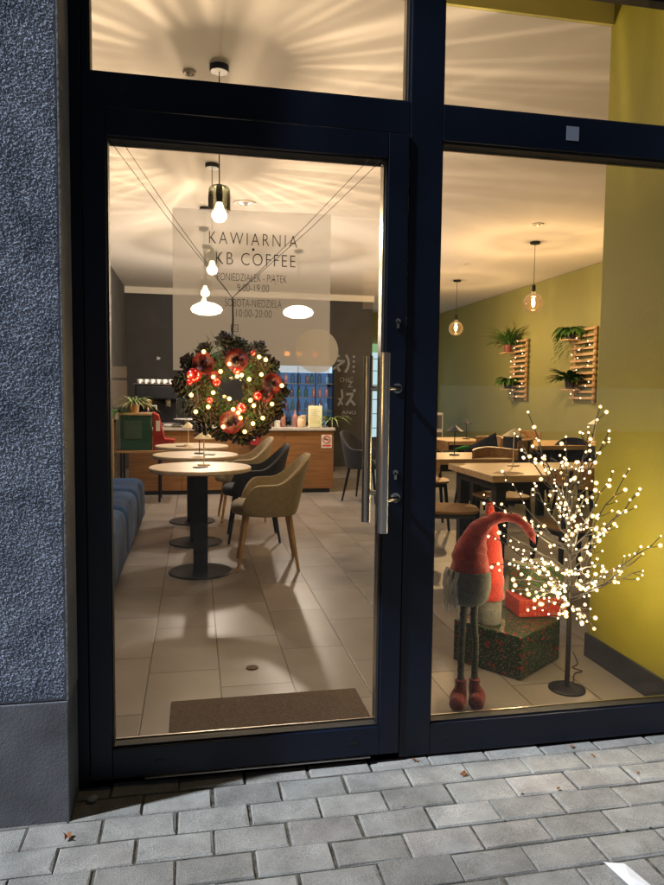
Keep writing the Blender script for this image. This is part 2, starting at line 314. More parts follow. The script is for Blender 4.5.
# ------------------------------------------------------------------ mesh builder
class MB:
    def __init__(s): s.v = []; s.f = []
    def add(s, vs, fs):
        o = len(s.v); s.v += [tuple(v) for v in vs]; s.f += [tuple(i + o for i in f) for f in fs]; return s
    def box(s, x0, x1, y0, y1, z0, z1, rz=0.0, c=None):
        vs = [(x, y, z) for z in (z0, z1) for y in (y0, y1) for x in (x0, x1)]
        if rz:
            cx, cyy = c if c else ((x0 + x1) / 2, (y0 + y1) / 2)
            vs = [(cx + (x - cx) * cos(rz) - (y - cyy) * sin(rz), cyy + (x - cx) * sin(rz) + (y - cyy) * cos(rz), z) for x, y, z in vs]
        return s.add(vs, [(0, 2, 3, 1), (4, 5, 7, 6), (0, 1, 5, 4), (2, 6, 7, 3), (0, 4, 6, 2), (1, 3, 7, 5)])
    def tube(s, path, r, n=10, cap=True):
        P = [Vector(p) for p in path]; R = r if isinstance(r, (list, tuple)) else [r] * len(P)
        rings = []; up = None
        for i, p in enumerate(P):
            t = (P[min(i + 1, len(P) - 1)] - P[max(i - 1, 0)])
            if t.length < 1e-9: t = Vector((0, 0, 1))
            t.normalize()
            if up is None: up = Vector((0, 0, 1)) if abs(t.z) < 0.9 else Vector((1, 0, 0))
            a = t.cross(up)
            if a.length < 1e-5: a = t.cross(Vector((0, 1, 0.1)))
            a.normalize(); b = t.cross(a).normalized(); up = -b if (-b).dot(up) > 0 else b
            a = t.cross(up).normalized(); b = t.cross(a)
            rings.append([p + (a * cos(2 * pi * k / n) + b * sin(2 * pi * k / n)) * R[i] for k in range(n)])
        vs = [q for rg in rings for q in rg]
        fs = [(i * n + k, i * n + (k + 1) % n, (i + 1) * n + (k + 1) % n, (i + 1) * n + k) for i in range(len(P) - 1) for k in range(n)]
        if cap: fs += [tuple(range(n))[::-1], tuple(range((len(P) - 1) * n, len(P) * n))]
        return s.add(vs, fs)
    def lathe(s, prof, n=24, c=(0, 0, 0), fn=None, cap=True):
        vs = []
        for (r, z) in prof:
            for k in range(n):
                a = 2 * pi * k / n; rr = r * (fn(a, z) if fn else 1)
                vs.append((c[0] + rr * cos(a), c[1] + rr * sin(a), c[2] + z))
        fs = [(i * n + k, i * n + (k + 1) % n, (i + 1) * n + (k + 1) % n, (i + 1) * n + k) for i in range(len(prof) - 1) for k in range(n)]
        if cap: fs += [tuple(range(n))[::-1], tuple(range((len(prof) - 1) * n, len(prof) * n))]
        return s.add(vs, fs)
    def ball(s, c, r, n=12, m=8, sc=(1, 1, 1)):
        pr = [(sin(pi * i / m) * r if 0 < i < m else 1e-4, -cos(pi * i / m) * r) for i in range(m + 1)]
        vs = []
        for (rr, z) in pr:
            for k in range(n):
                a = 2 * pi * k / n; vs.append((c[0] + rr * cos(a) * sc[0], c[1] + rr * sin(a) * sc[1], c[2] + z * sc[2]))
        fs = [(i * n + k, i * n + (k + 1) % n, (i + 1) * n + (k + 1) % n, (i + 1) * n + k) for i in range(m) for k in range(n)]
        return s.add(vs, fs)
    def quad(s, a, b, c, d): return s.add([a, b, c, d], [(0, 1, 2, 3)])
    def blade(s, pts, wd, side):
        # a leaf: ribbon along pts with half widths wd, side = sideways vector
        P = [Vector(p) for p in pts]; sd = Vector(side).normalized(); vs = []
        for p, w_ in zip(P, wd):
            vs += [p - sd * w_, p + Vector((0, 0, -w_ * 0.35)), p + sd * w_]
        n = len(P); fs = []
        for i in range(n - 1):
            fs += [(3 * i, 3 * i + 1, 3 * i + 4, 3 * i + 3), (3 * i + 1, 3 * i + 2, 3 * i + 5, 3 * i + 4)]
        return s.add(vs, fs)
    def prism_xz(s, poly, y0, y1):
        n = len(poly); vs = [(x, y0, z) for x, z in poly] + [(x, y1, z) for x, z in poly]
        fs = [tuple(range(n)), tuple(range(n, 2 * n))[::-1]] + [(i, i + n, (i + 1) % n + n, (i + 1) % n) for i in range(n)]
        return s.add(vs, fs)
    def mesh(s, name, m=None, smooth=False, ang=None):
        me = bpy.data.meshes.new(name); me.from_pydata(s.v, [], s.f); me.update()
        bm = bmesh.new(); bm.from_mesh(me); bmesh.ops.recalc_face_normals(bm, faces=bm.faces); bm.to_mesh(me); bm.free()
        if m is not None: me.materials.append(M[m] if isinstance(m, str) else m)
        if smooth:
            me.polygons.foreach_set('use_smooth', [True] * len(me.polygons))
            try: me.set_sharp_from_angle(angle=radians(ang or 40))
            except Exception: pass
        return me
    def build(s, name, m, parent=None, smooth=False, bevel=0.0, ang=None, loc=None, seg=2):
        me = s.mesh(name, m, smooth, ang)
        o = bpy.data.objects.new(name, me); COL.objects.link(o)
        if parent is not None: o.parent = parent
        if loc is not None: o.location = loc
        if bevel:
            b = o.modifiers.new('bevel', 'BEVEL'); b.width = bevel; b.segments = seg; b.limit_method = 'ANGLE'; b.angle_limit = radians(35)
        return o
def tag(o, label=None, cat=None, group=None, kind=None):
    if label: o['label'] = label
    if cat: o['category'] = cat
    if group: o['group'] = group
    if kind: o['kind'] = kind
    return o
def thing(name, label, cat, loc=(0, 0, 0), rz=0.0, group=None):
    o = bpy.data.objects.new(name, None); COL.objects.link(o); o.empty_display_size = 0.1
    o.location = loc; o.rotation_euler = (0, 0, rz)
    return tag(o, label, cat, group)
KIDS = {}
def copy_tree(o, loc=None, rz=None, label=None, group=None, scale=None, parent=None):
    c = o.copy(); COL.objects.link(c)
    if parent is not None: c.parent = parent
    if loc is not None: c.location = loc
    if rz is not None: c.rotation_euler = (0, 0, rz)
    if scale: c.scale = scale
    if label: c['label'] = label
    if group: c['group'] = group
    for ch in [x for x in bpy.data.objects if x.parent == o]:
        copy_tree(ch, parent=c)
    return c
def text_mesh(name, s, size, m, parent, loc, width=None, thin=0.0, spacing=1.0, depth=0.0003, rz=0.0, align='CENTER'):
    cu = bpy.data.curves.new(name, 'FONT'); cu.body = s; cu.size = size; cu.align_x = align; cu.align_y = 'CENTER'
    cu.space_character = spacing; cu.offset = thin; cu.extrude = depth; cu.resolution_u = 4
    to = bpy.data.objects.new(name, cu); COL.objects.link(to)
    bpy.context.view_layer.update()
    me = bpy.data.meshes.new_from_object(to.evaluated_get(bpy.context.evaluated_depsgraph_get()))
    COL.objects.unlink(to); bpy.data.objects.remove(to)
    me.materials.clear(); me.materials.append(M[m])
    xs = [v.co.x for v in me.vertices]
    if width and xs:
        k = width / max(1e-6, max(xs) - min(xs)); cxx = (max(xs) + min(xs)) / 2
        for v in me.vertices: v.co.x = (v.co.x - cxx) * k
    for v in me.vertices: v.co = Vector((v.co.x, -v.co.z, v.co.y))
    o = bpy.data.objects.new(name, me); COL.objects.link(o); o.parent = parent; o.location = loc; o.rotation_euler = (0, 0, rz)
    return o

# ================================================================== SETTING
def pavement():
    vs = []; fs = []; tones = []
    r = random.Random(3); pitch = 0.216; dy = 0.1125
    for row in range(-1, 40):
        ya = -0.052 - row * dy
        off = (0.0 if row % 2 else 0.108) - 0.006
        if row == -1: off = -0.006
        for k in range(-22, 34):
            x0 = off + k * pitch + r.uniform(-.003, .003) + 0.003; x1 = x0 + pitch - 0.0065 + r.uniform(-.002, .001)
            y1 = ya - 0.0035 + r.uniform(-.0015, .0015); y0 = ya - dy + 0.003 + r.uniform(-.0015, .0015)
            if y1 > 0.0 : y1 = 0.02
            z = -0.02 + r.uniform(-.0022, .0022); tx = r.uniform(-.002, .002); ty = r.uniform(-.002, .002)
            b = 0.0035; o = len(vs)
            sk = r.uniform(-.0015, .0015)
            # chipped corners: random inset for each top corner
            q = [(x0, y0), (x1, y0), (x1, y1), (x0, y1)]
            for (x, y) in q: vs.append((x, y, -0.06))
            for (x, y) in q: vs.append((x, y, z - 0.004))
            for i, (x, y) in enumerate(q):
                bi = b * (r.uniform(.7, 1.9) if r.random() < .85 else r.uniform(2, 3.6))
                sx = bi if i in (0, 3) else -bi; sy = bi if i in (0, 1) else -bi
                vs.append((x + sx, y + sy + sk, z + tx * (1 if i in (1, 2) else -1) + ty * (1 if i > 1 else -1)))
            F = [(8, 9, 10, 11)] + [(a, (a + 1) % 4, (a + 1) % 4 + 4, a + 4) for a in range(4)] + [(a + 4, (a + 1) % 4 + 4, (a + 1) % 4 + 8, a + 8) for a in range(4)]
            fs += [tuple(i + o for i in f) for f in F]
            g = r.choice([.19, .21, .225, .24, .24, .265, .29]) * (1.25 if row < 3 else 1.0 if row < 5 else 0.8)  # light falloff put into the tone: rows by the shopfront lighter, outer darker
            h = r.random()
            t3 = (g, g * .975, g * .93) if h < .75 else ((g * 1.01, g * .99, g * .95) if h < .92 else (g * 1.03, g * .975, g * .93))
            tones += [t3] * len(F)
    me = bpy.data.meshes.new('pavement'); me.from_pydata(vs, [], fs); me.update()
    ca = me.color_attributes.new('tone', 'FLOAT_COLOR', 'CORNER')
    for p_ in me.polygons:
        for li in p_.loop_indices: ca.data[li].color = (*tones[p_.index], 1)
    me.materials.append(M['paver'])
    o = bpy.data.objects.new('pavement', me); COL.objects.link(o); tag(o, kind='structure')
    g = MB(); g.quad((-60, -60, -0.0265), (60, -60, -0.0265), (60, 0.02, -0.0265), (-60, 0.02, -0.0265))
    tag(g.build('ground', 'sand'), kind='structure')
pavement()
tag(MB().quad((-1.0, 0.02, 0), (5.6, 0.02, 0), (5.6, 12.6, 0), (-1.0, 12.6, 0)).build('floor', 'tile'), kind='structure')
tag(MB().box(-1.0, 5.6, 0.735, 12.6, 2.97, 3.10).build('ceiling', 'ceiling'), kind='structure')

# inner walls, each a thing
tag(MB().box(-1.05, -0.85, 0.10, 9.5, 0, 2.966).build('side_wall', 'greywall'), 'dark grey side wall behind the blue bench', 'wall')
tag(MB().box(5.3, 5.5, 0.885, 12.4, 0, 2.966).build('side_wall', 'olive'), 'long olive green wall hung with two slatted plant trellises', 'wall')
bw = thing('back_wall', 'dark charcoal wall behind the coffee counter with a cream strip on top', 'wall', (1.2, 9.5, 0))
MB().box(-2.05, 2.10, 0, 0.15, 0, 2.86).build('wall', 'darkwall', bw)
MB().box(-2.05, 2.12, -0.02, 0.17, 2.862, 2.966).build('cornice', 'cream', bw)
tag(MB().box(3.3, 5.3, 11.9, 12.05, 0, 2.966).build('back_wall', 'olive'), 'olive wall at the far end of the passage beside the coffee bar', 'wall')
yp = thing('pier', 'bright yellow wall pier at the right end of the shop window', 'wall', (2.15, 0.075, 0))
MB().box(0, 3.4, 0, 0.66, 0, 3.6).build('wall', 'yellow', yp)
MB().box(-0.014, -0.0005, 0.0, 0.672, 0, 0.115).build('skirting', 'skirt', yp, bevel=0.002)
MB().box(-0.0, 3.3, 0.6605, 0.672, 0, 0.115).build('skirting', 'skirt', yp)
MB().box(-0.14, -0.016, 0.0, 0.03, 0.0, 0.06).build('skirting_end', 'skirt', yp)
bk = thing('bulkhead', 'olive painted bulkhead above the front edge of the ceiling', 'wall', (0.65, 0.73, 2.97))
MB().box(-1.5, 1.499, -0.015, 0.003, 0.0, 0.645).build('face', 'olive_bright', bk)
MB().box(-1.5, 1.499, 0.006, 0.15, 0.132, 0.645).build('core', 'olive', bk)
tag(MB().box(-1.05, 2.149, 0.02, 0.715, 3.62, 3.7).build('niche_ceiling', 'olive'), 'olive top of the window niche above the transom panes', 'wall')

tag(MB().box(-0.85, 2.149, 0.0715, 0.085, 2.80, 3.6).build('lintel', 'cream'), 'cream plastered lintel inside above the shopfront head', 'wall')  # unseen panel added to bounce pendant light onto the bulkhead face
# left masonry pier outside, coarse render over smooth plinth
pier = thing('masonry_pier', 'rough grey rendered wall pier with smooth plinth left of the door', 'wall', (-0.108, -0.155, -0.02))
def rough_face(x0, x1, z0, z1, step, y, fq=400):
    nx = int((x1 - x0) / step); nz = int((z1 - z0) / step); vs = []
    for j in range(nz + 1):
        for i in range(nx + 1):
            x = x0 + (x1 - x0) * i / nx; z = z0 + (z1 - z0) * j / nz
            q = Vector((x * fq, 3.3, z * fq))
            n1 = noise.noise(q); n2 = noise.noise(q * 0.45 + Vector((5, 9, 2)))
            h = max(0.0, n1 + 0.08) ** 1.15 * 0.0042 + n2 * 0.0016
            e = min(1, (x1 - x) / 0.006 if x1 > -0.1 else 1, (z - z0) / 0.008)
            vs.append((x, y - max(0, e) * (h + 0.0016) , z))
    fs = [(j * (nx + 1) + i, j * (nx + 1) + i + 1, (j + 1) * (nx + 1) + i + 1, (j + 1) * (nx + 1) + i) for j in range(nz) for i in range(nx)]
    return MB().add(vs, fs)
MB().box(-2.2, -0.004, 0.004, 0.25, 0.37, 5.0).build('wall', 'reveal', pier)
rough_face(-0.30, -0.004, 0.374, 2.75, 0.0015, 0.0).build('render_coat', 'render', pier, smooth=True, ang=180)
rough_face(-1.3, -0.30, 0.374, 2.75, 0.0042, 0.0, 210).build('render_coat', 'render', pier, smooth=True, ang=180)
MB().box(-2.2, -1.3, -0.002, 0.003, 0.374, 5.0).build('render_coat', 'render', pier)
MB().box(-1.3, -0.30, -0.002, 0.003, 2.75, 5.0).build('render_coat', 'render', pier)
MB().box(-0.30, -0.004, -0.002, 0.003, 2.75, 5.0).build('render_coat', 'render', pier)
MB().box(-2.2, 0.0, -0.004, 0.25, -0.03, 0.37).build('plinth', 'plinth', pier, bevel=0.003)
MB().box(-0.0035, 0.002, -0.003, 0.25, 0.372, 5.0).build('corner_bead', 'reveal', pier, bevel=0.001)
tag(MB().box(2.24, 6.0, -0.155, 0.074, -0.05, 5.0).build('masonry_pier', 'reveal'), 'grey rendered wall pier right of the shop window', 'wall')
tag(MB().box(-0.1, 2.236, 0.02, 0.20, 3.72, 5.0).build('upper_wall', 'reveal'), 'grey rendered wall above the shopfront', 'wall')

# ================================================================== SHOPFRONT (fixed frame) and DOOR
sf = thing('shopfront', 'dark navy aluminium shopfront frame with transom panes and side window', 'shopfront', (0, 0, 0))
def fr(x0, x1, z0, z1, name, y0=0.0, y1=0.07): return MB().box(x0, x1, y0, y1, z0, z1).build(name, 'frame', sf, bevel=0.0025)
fr(-0.112, -0.072, -0.01, 3.40, 'jamb')
fr(-0.0715, 0.966, 2.132, 2.236, 'transom_bar')
fr(-0.0715, -0.052, 2.2365, 3.40, 'jamb', 0.006)
fr(0.9665, 1.080, -0.01, 3.40, 'mullion')
fr(1.0805, 2.08, 2.120, 2.236, 'transom_bar')
fr(1.0805, 2.08, -0.01, 0.101, 'bottom_rail')
fr(2.0805, 2.236, -0.01, 3.40, 'jamb')
hd = MB().box(-0.0515, 0.966, 0.001, 0.069, 2.78, 3.40).build('head', 'frame', sf, bevel=0.002)
MB().box(1.0805, 2.08, 0.001, 0.069, 2.672, 3.40).build('head', 'frame', sf, bevel=0.002)
MB().box(1.0805, 2.08, -0.012, 0.0, 2.69, 2.72).build('drip_bead', 'alu', sf, bevel=0.002)
def bead(x0, x1, z0, z1, yb=0.012, t=0.006, par=None, mt='gasket'):
    b = MB(); b.box(x0, x1, yb, yb + 0.045, z1 - t, z1); b.box(x0, x1, yb, yb + 0.045, z0, z0 + t)
    b.box(x0, x0 + t, yb, yb + 0.045, z0 + t, z1 - t); b.box(x1 - t, x1, yb, yb + 0.045, z0 + t, z1 - t)
    return b.build('gasket', mt, par or sf)
bead(-0.0515, 0.9660, 2.2365, 2.7795); bead(1.0805, 2.0795, 2.2365, 2.6715); bead(1.0805, 2.0795, 0.1015, 2.1195)
MB().box(1.087, 2.074, 0.050, 0.058, 2.105, 2.113).build('glazing_trim', 'alu', sf)
MB().box(0.956, 0.9595, 0.030, 0.060, 2.243, 2.773).build('glazing_trim', 'alu', sf)
MB().box(1.087, 2.074, 0.050, 0.056, 0.108, 0.110).build('glazing_trim', 'alu', sf)
def pane(x0, x1, z0, z1, par, y=0.034):
    return MB().quad((x0, y, z0), (x1, y, z0), (x1, y, z1), (x0, y, z1)).build('pane', 'pane', par)
pane(-0.046, 0.961, 2.242, 2.775, sf); pane(1.086, 2.075, 2.242, 2.667, sf); pane(1.086, 2.075, 0.107, 2.114, sf)
MB().box(1.530, 1.577, -0.0015, -0.0002, 2.157, 2.205).build('sticker', 'greysticker', sf)
MB().box(0.10, 0.86, -0.012, -0.001, 0.004, 0.0095).build('threshold', 'alu', sf, bevel=0.001)
MB().box(1.12, 1.155, -0.0012, 0, 0.045, 0.053).build('drain_cap', 'gasket', sf, bevel=0.001)
MB().box(1.80, 1.835, -0.0012, 0, 0.045, 0.053).build('drain_cap', 'gasket', sf, bevel=0.001)
MB().tube([(0.05, -0.001, 2.19), (0.05, 0.004, 2.19)], 0.010, 12).build('screw_cap', 'gasket', sf)

dr = thing('glass_door', 'tall glazed shop door with dark navy frame left of the mullion', 'door', (0, 0, 0))
def df(x0, x1, z0, z1, name): return MB().box(x0, x1, -0.008, 0.062, z0, z1).build(name, 'frame', dr, bevel=0.0025)
df(-0.070, -0.002, 0.012, 2.128, 'stile'); df(0.892, 0.962, 0.012, 2.128, 'stile')
df(-0.0015, 0.8915, 2.047, 2.128, 'top_rail'); df(-0.0015, 0.8915, 0.012, 0.112, 'bottom_rail')
bead(-0.0015, 0.8915, 0.1125, 2.0465, 0.004, 0.005, dr)
MB().box(0.004, 0.8865, 0.046, 0.052, 0.118, 0.121).build('glazing_trim', 'alu', dr)
MB().box(0.8825, 0.8862, 0.020, 0.060, 0.124, 2.036).build('glazing_trim', 'alu', dr)
MB().box(0.004, 0.882, 0.046, 0.054, 2.035, 2.041).build('glazing_trim', 'alu', dr)
pane(0.0035, 0.8865, 0.1175, 2.0415, dr, 0.030)
for x in (0.13, 0.78):
    MB().box(x, x + 0.035, -0.0095, -0.008, 0.056, 0.066).build('drain_cap', 'gasket', dr, bevel=0.001)
def handle(sy, label):
    y = -0.080 if sy < 0 else 0.125
    h = MB().tube([(0.872 if sy < 0 else 0.866, y, 0.812), (0.872 if sy < 0 else 0.866, y, 1.405)], 0.0165, 24).build('pull_handle', 'steel', dr, smooth=True, ang=50)
    h['label'] = label
    for z in (0.918, 1.290):
        a = (0.872 if sy < 0 else 0.866, y, z); e = (0.934, -0.008 if sy < 0 else 0.062, z)
        MB().tube([a, (e[0], e[1] + (-0.028 if sy < 0 else 0.028), z), e], 0.0095, 14).build('handle_post', 'steel', h, smooth=True, ang=50)
        MB().tube([e, (e[0], e[1] + (-0.004 if sy < 0 else 0.004), z)], 0.017, 18).build('handle_rosette', 'steel', h)
handle(-1, 'outer brushed steel pull bar'); handle(1, 'inner brushed steel pull bar')
for z in (1.005, 1.515):
    k = MB().tube([(0.932, -0.0155, z), (0.932, -0.008, z)], 0.0085, 16); k.box(0.928, 0.936, -0.0155, -0.008, z - 0.024, z)
    kk = k.build('lock_cylinder', 'steel', dr, smooth=True, ang=40)
    MB().box(0.9312, 0.9328, -0.0162, -0.0156, z - 0.006, z + 0.005).build('keyhole', 'gasket', kk)

# glass sticker with opening hours
GY = 0.0285
fm = thing('hours_sticker', 'milky rectangular sticker on the door glass with the cafe name and opening hours', 'window sticker', (0.451, GY, 1.34))
fb = MB().quad((-0.256, 0, 0.0), (0.256, 0, 0.0), (0.256, 0, 0.522), (-0.256, 0, 0.512)).build('sticker_sheet', 'film', fm)
def tx(s, size, x, z, wd, thin, sp=1.0): return text_mesh('lettering', s, size, 'ink', fm, (x - 0.451, -0.0012, z - 1.34), wd, thin, sp)
tx('KAWIARNIA', 0.058, 0.452, 1.764, 0.285, -0.0009, 1.3)
tx('KB COFFEE', 0.058, 0.460, 1.700, 0.258, -0.0009, 1.2)
tx('PONIEDZIAŁEK - PIĄTEK', 0.036, 0.448, 1.642, 0.226, -0.0006)
tx('9.00-19.00', 0.036, 0.451, 1.609, 0.104, -0.0006)
tx('SOBOTA-NIEDZIELA', 0.036, 0.452, 1.560, 0.184, -0.0006)
tx('10:00-20:00', 0.036, 0.454, 1.527, 0.116, -0.0006)
MB().tube([(0.0, -0.0014, 0.394), (0.0, -0.0006, 0.394)], 0.0045, 12).build('dot', 'ink', fm)
ic = MB()
for (x0, x1, z0, z1) in ((-.012, .012, .010, .012), (-.012, .012, -.012, -.010), (-.012, -.010, -.010, .010), (.010, .012, -.010, .010)): ic.box(x0, x1, -0.0015, -0.0008, z0, z1)
ring = [(0.006 * cos(a * pi / 8), -0.0011, 0.006 * sin(a * pi / 8)) for a in range(17)]
ico = ic.build('photo_app_icon', 'ink', fm, loc=(-0.060, 0, 0.139)); MB().tube(ring, 0.0007, 5).build('lens_ring', 'ink', ico)
ic = MB(); ring = [(0.010 * cos(a * pi / 8), -0.0011, 0.010 * sin(a * pi / 8)) for a in range(17)]; ic.tube(ring, 0.0008, 5)
ic.build('round_icon', 'ink', fm, loc=(-0.060, 0, 0.108))

# round sticker and pale wall lettering on the glass
MBd = MB(); MBd.tube([(0, 0, 0), (0, -0.0006, 0)], 0.073, 48)
tag(MBd.build('round_sticker', 'disc', loc=(0.664, GY - 0.0004, 1.412)), 'pale round sticker on the door glass right of the wreath', 'window sticker')
gl = thing('glass_lettering', 'small pale characters and letters on the glass beside the handle', 'window lettering', (0.75, GY - 0.0015, 1.2))
def stroke(pts, wd, o): # flat brush stroke in the xz plane
    m = MB(); P = [Vector((a, 0, b)) for a, b in pts]
    vs = []
    for i, p in enumerate(P):
        t = (P[min(i + 1, len(P) - 1)] - P[max(i - 1, 0)]).normalized(); s_ = Vector((-t.z, 0, t.x))
        vs += [p + s_ * wd / 2, p - s_ * wd / 2]
    m.add(vs, [(2 * i, 2 * i + 1, 2 * i + 3, 2 * i + 2) for i in range(len(P) - 1)])
    o.add(m.v, m.f)
def PX(x, y): # place in the glass plane, from measured offsets
    return ((x - 342.0) / 306.0, (392 - y) / 312.0 + 0.075)
c1 = MB()
stroke([PX(337, 359), PX(345, 359.5)], 0.008, c1); stroke([PX(344, 359.5), PX(338, 364), PX(332, 368)], 0.008, c1); stroke([PX(336, 364), PX(340, 370)], 0.009, c1)
stroke([PX(346, 352.5), PX(348.5, 357), PX(349.2, 362), PX(348, 367), PX(345.5, 371)], 0.008, c1)
c1.tube([(PX(338, 354)[0], 0, PX(338, 354)[1]), (PX(338, 354)[0], 0.0004, PX(338, 354)[1])], 0.005, 12)
c1.build('character', 'whiteink', gl)
c2 = MB()
stroke([PX(347, 394), PX(354.5, 393.5)], 0.008, c2); stroke([PX(354, 393.5), PX(351, 400), PX(347, 405.5)], 0.008, c2); stroke([PX(351.5, 400), PX(356.5, 405.5)], 0.009, c2)
stroke([PX(342, 389), PX(343, 397), PX(338.5, 406)], 0.006, c2); stroke([PX(339, 398), PX(343, 405)], 0.006, c2)
c2.tube([(PX(355.5, 390)[0], 0, PX(355.5, 390)[1]), (PX(355.5, 390)[0], 0.0004, PX(355.5, 390)[1])], 0.0055, 12)
c2.build('character', 'whiteink', gl)
for y in (354.5, 359.5, 365, 370):
    x, z = PX(354.5, y); MB().box(x - .0035, x + .0035, 0, 0.0004, z - .0035, z + .0035).build('dot', 'whiteink', gl)
text_mesh('lettering', 'CHAĆ', 0.022, 'whiteink', gl, (PX(347, 379)[0], 0, PX(347, 379)[1]), 0.046, -0.0003)
text_mesh('lettering', 'Z', 0.028, 'whiteink', gl, (PX(351, 384)[0], 0, PX(351, 384)[1]), 0.016, 0)
text_mesh('lettering', 'ANO', 0.016, 'whiteink', gl, (PX(350, 413.5)[0], 0, PX(350, 413.5)[1]), 0.05, 0)

# ================================================================== LAMPS with real light
def streak_light(name, energy, loc, parent, color=(1.0, 0.74, 0.47), radius=0.018, streak=1.0, seed=0.0, up_cut=0.93, down=0.35):
    l = bpy.data.lights.new(name, 'POINT'); l.energy = energy; l.color = color; l.shadow_soft_size = radius
    o = bpy.data.objects.new(name, l); COL.objects.link(o); o.location = loc; o.parent = parent
    if streak > 0:
        l.use_nodes = True; t = l.node_tree; t.nodes.clear()
        out = t.nodes.new('ShaderNodeOutputLight'); em = t.nodes.new('ShaderNodeEmission'); L(t, em.outputs[0], out.inputs[0])
        tc = t.nodes.new('ShaderNodeTexCoord'); sp = t.nodes.new('ShaderNodeSeparateXYZ'); L(t, tc.outputs['Normal'], sp.inputs[0])
        az = math_(t, 'ARCTAN2', sp.outputs[1], sp.outputs[0])
        # ribbed glass throws sharp radial rays; a slight twist with elevation
        def lay(freq, k, lo, hi, amp, tw):
            a = math_(t, 'ADD', az, math_(t, 'MULTIPLY', sp.outputs[2], tw))
            cb = t.nodes.new('ShaderNodeCombineXYZ'); L(t, math_(t, 'MULTIPLY', math_(t, 'COSINE', a), freq), cb.inputs[0]); L(t, math_(t, 'MULTIPLY', math_(t, 'SINE', a), freq), cb.inputs[1])
            cb.inputs[2].default_value = seed + k
            n = t.nodes.new('ShaderNodeTexNoise'); n.inputs['Scale'].default_value = 1.0; n.inputs['Detail'].default_value = 1.5; L(t, cb.outputs[0], n.inputs['Vector'])
            mr = t.nodes.new('ShaderNodeMapRange'); mr.inputs[1].default_value = lo; mr.inputs[2].default_value = hi; mr.inputs[4].default_value = amp; L(t, n.outputs[0], mr.inputs[0])
            return mr.outputs[0]
        rays = math_(t, 'ADD', lay(6.5, 0, 0.53, 0.68, 1.3, 0.10), lay(15.0, 7, 0.54, 0.68, 1.0, -0.16))
        upw = t.nodes.new('ShaderNodeMapRange'); upw.inputs[1].default_value = -0.05; upw.inputs[2].default_value = 0.25; L(t, sp.outputs[2], upw.inputs[0])
        cut = t.nodes.new('ShaderNodeMapRange'); cut.inputs[1].default_value = up_cut; cut.inputs[2].default_value = up_cut - 0.16; cut.inputs[3].default_value = 0.45; L(t, sp.outputs[2], cut.inputs[0])
        st = math_(t, 'MULTIPLY', math_(t, 'ADD', math_(t, 'MULTIPLY', rays, streak * .80), 0.82 if streak > .4 else 0.85), cut.outputs[0])
        full = math_(t, 'ADD', math_(t, 'MULTIPLY', st, upw.outputs[0]), math_(t, 'MULTIPLY', math_(t, 'SUBTRACT', 1.0, upw.outputs[0]), down))
        L(t, full, em.inputs[1])
    return o
def ribbed_pendant(loc_x, loc_y, zb, label, energy, seed):
    t = thing('ribbed_pendant_lamp', label, 'pendant lamp', (loc_x, loc_y, 2.97), 0, 'ribbed glass pendants over the bench tables')
    d = 2.97 - zb
    MB().lathe([(0.05, 0), (0.05, -0.026), (0.046, -0.03)], 28).build('ceiling_rose', 'black', t, smooth=True)
    MB().tube([(0, 0, -0.03), (0, 0, -d + 0.155)], 0.0028, 8).build('cord', 'black', t)
    MB().lathe([(0.016, -d + 0.16), (0.018, -d + 0.10), (0.013, -d + 0.06)], 16).build('socket', 'black', t, smooth=True)
    sh = [(0.020, 0.155), (0.045, 0.150), (0.055, 0.135), (0.057, 0.10), (0.057, 0.03)]
    MB().lathe([(r_, -d + z) for r_, z in sh], 72, fn=lambda a, z: 1 + 0.03 * cos(24 * a), cap=False).build('shade', 'smoke_glass', t, smooth=True, ang=80)
    MB().lathe([(0.0565, -d + 0.031), (0.059, -d + 0.029), (0.0565, -d + 0.026)], 32, cap=False).build('shade_rim', 'chrome', t)
    b = MB(); b.ball((0, 0, -d), 0.040, 24, 16, (1, 1, 0.9)); b.tube([(0, 0, -d + 0.025), (0, 0, -d + 0.07)], [0.030, 0.013], 14)
    bo = b.build('bulb', 'bulbglow', t, smooth=True)
    streak_light('bulb_light', energy, (0, 0, -d - 0.062), bo, seed=seed, radius=0.022)
    return t
ribbed_pendant(0.393, 1.52, 2.205, 'nearest ribbed glass pendant, glowing high behind the door above the sticker', 58, 0.0)
ribbed_pendant(0.393, 3.10, 2.19, 'second ribbed glass pendant from the door, over the middle round table', 58, 3.3)
ribbed_pendant(0.36, 4.35, 2.19, 'third ribbed glass pendant from the door, over the far round table', 32, 5.1)
ribbed_pendant(0.36, 5.15, 2.19, 'ribbed glass pendant farthest from the door, before the counter', 10, 9.4)
def opal(x, y, label):
    t = thing('opal_pendant_lamp', label, 'pendant lamp', (x, y, 2.97), 0, 'flat opal pendants over the counter')
    MB().lathe([(0.05, 0), (0.05, -0.026), (0.046, -0.03)], 24).build('ceiling_rose', 'black', t)
    MB().tube([(0, 0, -0.03), (0, 0, -0.655)], 0.003, 8).build('cord', 'black', t)
    pr = [(0.02, -0.65), (0.10, -0.665), (0.165, -0.70), (0.185, -0.735), (0.165, -0.77), (0.10, -0.795), (0.01, -0.80)]
    g = MB().lathe(pr, 36).build('opal_shade', 'opal', t, smooth=True)
    l = bpy.data.lights.new('shade_light', 'POINT'); l.energy = 76; l.color = (1.0, 0.84, 0.68); l.shadow_soft_size = 0.045
    lo = bpy.data.objects.new('shade_light', l); COL.objects.link(lo); lo.parent = g; lo.location = (0, 0, -0.92)
opal(0.40, 6.02, 'flat glowing opal pendant over the left of the counter')
opal(1.48, 6.02, 'flat glowing opal pendant over the right of the counter')
